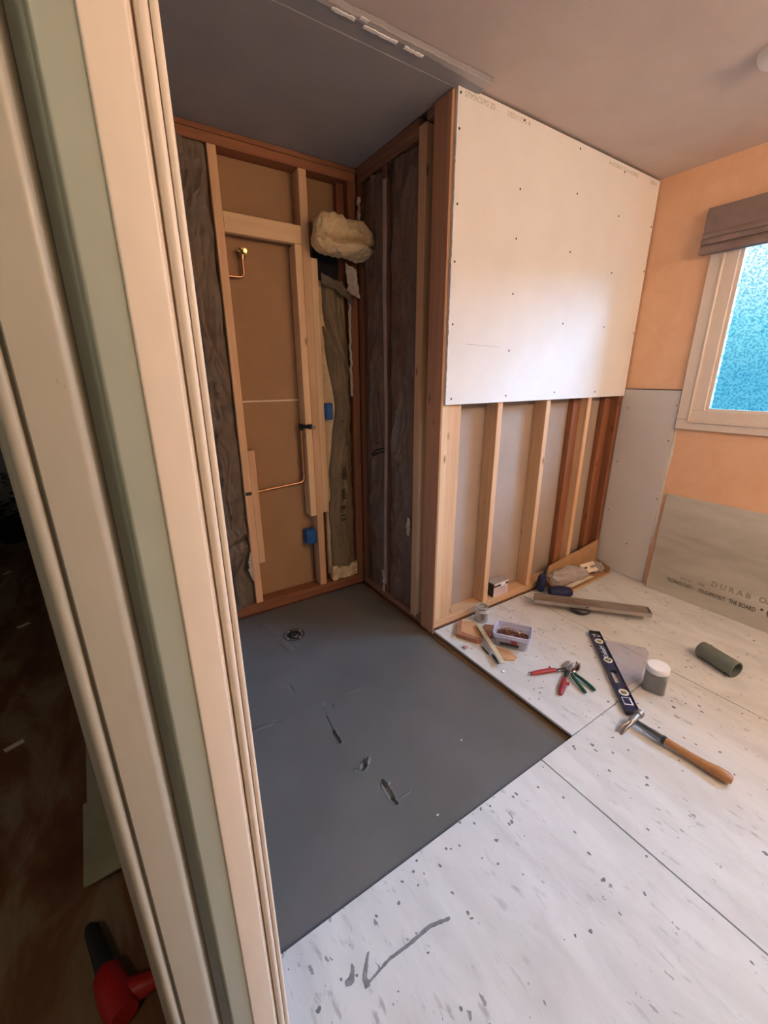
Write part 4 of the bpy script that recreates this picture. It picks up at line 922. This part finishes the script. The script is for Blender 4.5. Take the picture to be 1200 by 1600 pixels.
for fx, ang in ((.155, .8), (.42, 1.57), (.80, .0)):
    h = obj('vial_ring', washer(ll*fx, 0, .0135, .0205, .0167, .0205), M['vial_white'], t)
    q = B(); a = Vector((math.cos(ang+.785), math.sin(ang+.785), 0))*.0125
    tube(q, [Vector((0, 0, 0))-a, a], .0048, 10); bmesh.ops.translate(q, vec=(ll*fx, 0, .0190), verts=q.verts[:]); obj('vial', q, M['vial'], t)
    q = lathe(B(), [(0, .0168), (.0132, .0168), (.0132, .0175), (0, .0175)], 24, Matrix.Translation((ll*fx, 0, 0))); obj('vial_seat', q, M['black'], t)
def ltext(s, size, fx, mat, rot=0, shear=.3):
    o = text('printed_text', s, size, None, (0, 0, 0), (math.cos(rot), math.sin(rot), 0), (-math.sin(rot), math.cos(rot), 0), mat, .0003, shear=shear)
    o.parent = t; o.location = (ll*fx, o.location.y, .0168)
    return o
ltext('Kobalt', .034, .315, M['logo'], PI); ltext('K', .020, .225, M['logo'], PI); ltext('T=', .036, .070, M['logo'], PI/2, 0)
o = obj('logo_plate', box(ll*.885-.022, ll*.885+.024, -HW+.008, HW-.010, .0166, .0174, bev=.0003), M['logo'], t, sm=False)
obj('logo_field', box(ll*.885-.018, ll*.885+.019, -HW+.011, HW-.0165, .0170, .0178), M['navy'], t, sm=False)
# hammer
t = thing('hammer', 'claw hammer with wooden handle and its head on the end of the level', 'hammer', (.245, -1.13, 0))
hp = [Vector((.268, -1.294, .0215)), Vector((.266, -1.280, .0225)), Vector((.265, -1.250, .0215)), Vector((.261, -1.215, .0205)), Vector((.258, -1.17, .0205)), Vector((.255, -1.12, .0215)), Vector((.252, -1.075, .0230)), Vector((.251, -1.068, .0232))]
obj('wooden_handle', tube(B(), hp, .015, 20, rad=[.012, .0210, .0212, .0178, .0158, .0155, .0152, .0135], flat=.95), M['handle'], t, world=True)
obj('steel_shank', tube(B(), [(.2515, -1.078, .0232), (.250, -1.070, .0235), (.249, -1.02, .0255), (.248, -.985, .0275), (.2475, -.972, .0285)], .011, 18, rad=[.0158, .0158, .0128, .0112, .0120], flat=1.0), M['shank'], t, world=True)
obj('ferrule', tube(B(), [(.2518, -1.086, .0226), (.2514, -1.074, .0232)], .0166, 20), M['black'], t, world=True)
hc = Vector((.2445, -.966, .0315)); ax = Vector((.97, -.02, .18)).normalized()
obj('hammer_head', tube(B(), [hc+ax*.056, hc+ax*.054, hc+ax*.036, hc+ax*.032, hc+ax*.020, hc+ax*.012, hc-ax*.010, hc-ax*.022], .013, 20, rad=[.0145, .0170, .0170, .0125, .0120, .0155, .0155, .0110]), M['cast'], t, world=True)
for s in (-1, 1):
    cl = [hc-ax*.008+Vector((0, s*.003, .001)), hc+Vector((-.030, .000+s*.0050, -.003)), hc+Vector((-.050, .004+s*.0070, -.009)), hc+Vector((-.068, .006+s*.0085, -.018)), hc+Vector((-.080, .007+s*.0095, -.0285))]
    obj('claw', tube(B(), cl, .007, 10, rad=[.011, .0085, .0066, .0050, .0024]), M['cast'], t, world=True)
# clear film under level/jar
t = thing('plastic_film', 'clear flat plastic sheet under the level and the powder jar', 'plastic sheet', (.62, -.72, 0))
bm = B(); prism(bm, [(.690, -.560), (.715, -.575), (.830, -.735), (.800, -.765), (.560, -.845), (.455, -.835), (.440, -.815)], (.0004, .0010), lambda u, v, a: (u, v, a)); obj('sheet', bm, M['film'], t, world=True, sm=False)
# powder jar
t = thing('powder_jar', 'clear plastic jar of grey powder with white screw lid', 'jar', (.548, -.905, .0015), rz=.35); t.scale = (1.27, 1.27, 1.13)
def sq(r, c): return rrect(r, r, c, 5)
obj('jar_body', loft(B(), [(sq(.033, .010), 0), (sq(.036, .012), .005), (sq(.036, .012), .074), (sq(.031, .026), .084), (sq(.030, .028), .096), (sq(.028, .026), .096), (sq(.0335, .011), .072), (sq(.0335, .011), .004)]), M['jar_clear'], t)
obj('powder', loft(B(), [(sq(.0330, .010), .0045), (sq(.0333, .011), .062), (sq(.030, .011), .068)]), M['powder'], t)
obj('lid', lathe(B(), [(0, .084), (.0345, .084), (.0365, .087), (.0365, .106), (.034, .1095), (0, .1095)], 48), M['white_cap'], t)
# hollow roll
ra = Vector((.995, -.915, 0)); rb = Vector((.945, -1.080, 0)); d = rb-ra; rl = d.length; aa = math.atan2(d.y, d.x)
t = thing('pipe_sleeve', 'hollow dark grey-green cylinder lying alone on the right of the floor', 'cylinder', ((ra.x+rb.x)/2, (ra.y+rb.y)/2, .0405), rot=(0, PI/2, aa))
W[t.name] = Matrix.Translation(((ra.x+rb.x)/2, (ra.y+rb.y)/2, .0405)) @ Matrix.Rotation(aa, 4, 'Z') @ Matrix.Rotation(PI/2, 4, 'Y')
h = rl/2
obj('sleeve', lathe(B(), [(.034, -h), (.039, -h), (.0402, -h+.002), (.0402, h-.002), (.039, h), (.034, h), (.0335, h-.002), (.0335, -h+.002), (.034, -h)], 48), M['roll'], t)
# linear drain channel
c0, c1 = Vector((.695, -.128, 0)), Vector((1.118, -.608, 0)); d = c1-c0; ca = math.atan2(d.y, d.x); cl = d.length
t = thing('linear_drain', 'long stainless drain channel propped on its round black outlet', 'drain channel', (c0.x, c0.y, .038), rz=ca)
def cbox(*a, **k): return box(*a, **k)
CW = .036
bm = B(); bx(bm, 0, cl, -CW, CW, 0, .0018)
for s in (-1, 1): bx(bm, 0, cl, s*CW-.001, s*CW+.001, 0, .026)
bx(bm, 0, .002, -CW, CW, 0, .026); bx(bm, cl-.002, cl, -CW, CW, 0, .026)
for s in (-1, 1): bx(bm, 0, cl, s*(CW+.004)-.005, s*(CW+.004)+.005, .0245, .0262)
obj('channel', bm, M['steel_brushed'], t, sm=False)
obj('inner_tray', box(.006, cl-.006, -CW+.005, CW-.005, .0165, .0185), M['steel_brushed'], t, sm=False)
obj('outlet', lathe(B(), [(0, -.036), (.045, -.036), (.058, -.028), (.064, -.010), (.058, -.002), (.024, -.0005), (0, -.0005)], 36, Matrix.Translation((cl*.42, 0, 0))), M['black'], t)
obj('badge', box(cl*.45, cl*.45+.02, -CW-.0018, -CW-.0008, .010, .016), M['print'], t, sm=False)
# cardboard box in the corner
t = thing('cardboard_box', 'long open cardboard box with plastic bags in the corner by the studs', 'box', (1.25, -.07, .0005))
def plate(bm, a, b, c, d_, th):
    a, b, c, d_ = map(Vector, (a, b, c, d_)); nn = (b-a).cross(d_-a).normalized()*th
    v = [bm.verts.new(p) for p in (a, b, c, d_)]+[bm.verts.new(p+nn) for p in (a, b, c, d_)]
    for f in ((0, 1, 2, 3), (7, 6, 5, 4), (0, 4, 5, 1), (1, 5, 6, 2), (2, 6, 7, 3), (3, 7, 4, 0)): bm.faces.new([v[i] for i in f])
    return bm
bL0, bL1, bR0, bR1 = (.985, -.020, .001), (.935, -.205, .001), (1.535, -.012, .001), (1.470, -.165, .001)
obj('bottom', plate(B(), (.97, -.014, .001), (.945, -.165, .001), (1.50, -.150, .001), (1.545, -.014, .001), .003), M['cardboard'], t, world=True, sm=False)
obj('back_side', plate(B(), (.97, -.010, .004), (1.548, -.010, .004), (1.552, -.006, .215), (.985, -.006, .145), .003), M['cardboard'], t, world=True, sm=False)
obj('front_side', plate(B(), (.945, -.165, .004), (1.50, -.150, .004), (1.505, -.156, .026), (.943, -.171, .026), .003), M['cardboard_edge'], t, world=True, sm=False)
obj('end_flap', plate(B(), (1.545, -.020, .004), (1.502, -.150, .004), (1.512, -.150, .050), (1.555, -.022, .062), .003), M['cardboard'], t, world=True, sm=False)
obj('open_flap', plate(B(), (.968, -.020, .004), (.945, -.160, .004), (.905, -.140, .040), (.930, -.030, .085), .003), M['cardboard'], t, world=True, sm=False)
def bag(label, cx, cy, cz, sx, sy, sz, rz, k):
    bm = B(); bmesh.ops.create_uvsphere(bm, u_segments=48, v_segments=28, radius=1)
    for v in bm.verts:
        p = v.co.copy(); f = 1+.28*fz(p.x*1.6+k, p.y*1.6, p.z*1.6)+.10*abs(fz(p.x*5, p.y*5+k, p.z*5)); v.co = Vector((p.x*sx*f, p.y*sy*f, max(p.z*sz*f, -sz*.8)))
    bmesh.ops.transform(bm, matrix=Matrix.Translation((cx, cy, cz)) @ Matrix.Rotation(rz, 4, 'Z'), verts=bm.verts[:])
    return nm(obj('plastic_bag', bm, M['bag'], ang=70), label, 'plastic bag')
bag('crumpled clear plastic bag draped over the left end of the cardboard box', 1.110, -.080, .070, .150, .046, .062, -.22, 1)
bag('crumpled clear bag at the right end of the cardboard box', 1.445, -.080, .045, .060, .045, .036, .1, 5)
t = thing('plastic_bracket', 'off-white notched plastic bracket lying on the bags', 'bracket', (1.32, -.10, .08), rot=(.55, -.25, -.45))
bm = B(); prism(bm, [(-.05, -.035), (.045, -.035), (.045, -.010), (.010, -.010), (.010, .012), (.050, .012), (.050, .038), (-.05, .038)], (0, .008), lambda u, v, a: (u, v, a)); obj('bracket', bm, M['white_plastic'], t, sm=False)
obj('bracket_hole', box(-.035, -.015, -.004, .010, .0081, .0088), M['bark'], t, sm=False)
t = thing('white_strip', 'off-white flat strip lying along the front edge of the cardboard box', 'strip', (1.18, -.13, .03))
obj('strip', plate(B(), (1.02, -.120, .0290), (1.055, -.152, .0290), (1.315, -.146, .031), (1.30, -.118, .031), .003), M['white_plastic'], t, world=True, sm=False)
# dark blue pouch (two lobes)
def lobe(bm, c, r, k, rz=0):
    v0 = len(bm.verts); q = bmesh.ops.create_uvsphere(bm, u_segments=32, v_segments=18, radius=1)
    for v in q['verts']:
        p = v.co.copy(); f = 1+.12*fz(p.x*1.5+k, p.y*1.5, p.z*1.5); s = Vector((math.copysign(abs(p.x)**.8, p.x)*r[0]*f, math.copysign(abs(p.y)**.8, p.y)*r[1]*f, math.copysign(abs(p.z)**.7, p.z)*r[2]*f))
        v.co = Vector(c)+Matrix.Rotation(rz, 3, 'Z') @ s
t = thing('knee_pad', 'dark blue padded pouch on the floor before the cardboard box', 'pad', (.92, -.11, 0))
bm = B(); lobe(bm, (.930, -.150, .033), (.078, .042, .032), 1, -.6); obj('pad', bm, M['blue_cloth'], t, world=True)
bm = B(); lobe(bm, (.880, -.040, .064), (.040, .028, .060), 4, .4); obj('upper_pad', bm, M['blue_cloth'], t, world=True)
bm = tube(B(), [(.895, -.045, .09), (.905, -.040, .125), (.925, -.030, .14)], .008, 8, rad=[.012, .012, .008]); obj('strap', bm, M['black'], t, world=True)

# ================================================================== HALLWAY THINGS
def hplank(label, x0, x1, y0, y1, z0, z1, mat, rz):
    o = obj('floor_plank', box(-(x1-x0)/2, (x1-x0)/2, -(y1-y0)/2, (y1-y0)/2, 0, z1-z0, bev=.001), mat, origin=False, sm=False)
    o.location = ((x0+x1)/2, (y0+y1)/2, z0); o.rotation_euler = (0, 0, rz); return nm(o, label, 'plank')
nm(obj('plank_shade_block', box(-1.60, -1.44, -.42, .30, -.001, .050), M['black'], sm=False), 'low black block for the shadow under the grey planks in the hallway', 'carton')  # black block puts in the shadow below the raised planks
hplank('long grey plank lying in the dark hallway', -1.615, -1.45, -.20, .45, .0505, .060, M['plank_grey'], .03)
hplank('shorter green-grey plank on top, its end toward the red drill', -1.610, -1.44, -.475, -.20, .0608, .070, M['plank_green'], .03)
t = thing('cordless_drill', 'red tool with a black handle lying on the hallway floor', 'drill', (-1.57, -.72, 0))
obj('grip', tube(B(), [(-1.600, -.560, .03), (-1.592, -.575, .033), (-1.575, -.64, .036), (-1.560, -.70, .040)], .02, 16, rad=[.010, .017, .019, .021]), M['black'], t, world=True)
obj('body', tube(B(), [(-1.567, -.685, .040), (-1.560, -.700, .042), (-1.545, -.75, .044), (-1.530, -.80, .044)], .03, 20, rad=[.018, .030, .034, .030]), M['drill_red'], t, world=True)
obj('nose', tube(B(), [(-1.545, -.755, .044), (-1.49, -.765, .042), (-1.455, -.77, .040)], .02, 16, rad=[.026, .022, .014]), M['drill_red'], t, world=True)
t = thing('hall_clutter', 'black clutter in a bushy shape by the far hallway wall', 'clutter', (-2.20, 3.1, 0))  # dark clutter of unclear kind, given a made-up plant shape
obj('pot', lathe(B(), [(0, 0), (.09, 0), (.12, .18), (.11, .18), (0, .16)], 20), M['clutter_black'], t)
bm = B()
for i in range(160):
    a = random.uniform(0, 6.28); r = random.uniform(.02, .17); z = random.uniform(.15, .62); q = Vector((r*math.cos(a), r*math.sin(a), z))
    d = Vector((math.cos(a), math.sin(a), random.uniform(-.3, .8))).normalized()*.06; s = Vector((-math.sin(a), math.cos(a), 0))*.022
    v = [bm.verts.new(p) for p in (q, q+d*.5+s, q+d, q+d*.5-s)]; bm.faces.new(v)
o = obj('foliage', bm, M['clutter_black'], t, sm=False)
for x, y, a, lb in [(-1.95, 1.35, .5, 'pale paper scrap on the hallway floor nearest the door frame'), (-2.15, 2.3, .9, 'pale paper scrap farther down the hallway floor'), (-1.86, .30, .4, 'small white flake low on the dark hallway floor')]:
    o = obj('paper_flake', box(-.03, .03, -.012, .012, 0, .002), M['seam_white'], origin=False, sm=False); o.location = (x, y, 0); o.rotation_euler = (0, 0, a); nm(o, lb, 'flake')

# ------------------------------------------------------------------ details that belong to a part hang under that part
def under(part_kind, sub_kinds, owner_kinds):
    for root in [o for o in bpy.data.objects if o.parent is None and o.name.split('.')[0] in owner_kinds]:
        hosts = [c for c in root.children if c.name.split('.')[0] == part_kind]
        for c in list(root.children):
            if c.name.split('.')[0] in sub_kinds and hosts:
                h = min(hosts, key=lambda q: (q.location-c.location).length)
                c.location = c.location-h.location; c.parent = h
under('vial_ring', ('vial', 'vial_seat'), ('spirit_level',))
under('web', ('end_label', 'logo_plate', 'logo_field', 'printed_text'), ('spirit_level',))
under('handle', ('thumb_guard',), ('cutting_snips',))
under('carton', ('dark_band', 'torn_tape', 'printed_line', 'side_panel'), ('screw_box',))
under('lid', ('lid_flap',), ('screw_box',))
under('flange', ('bolt', 'plug'), ('shower_drain',))
under('casing', ('casing_bead',), ('window_1',))
under('panel', ('screw', 'printed_text', 'pencil_mark', 'torn_edge'), ('drywall_panel', 'cement_board'))
under('tub_body', ('label_red', 'label_dark'), ('plastic_tub',))
under('valve', ('valve_tip',), ('shower_pipe',))
under('channel', ('badge', 'inner_tray'), ('linear_drain',))
under('paper_facing', ('printed_text',), ('insulation_batt',))
under('bracket', ('bracket_hole',), ('plastic_bracket',))
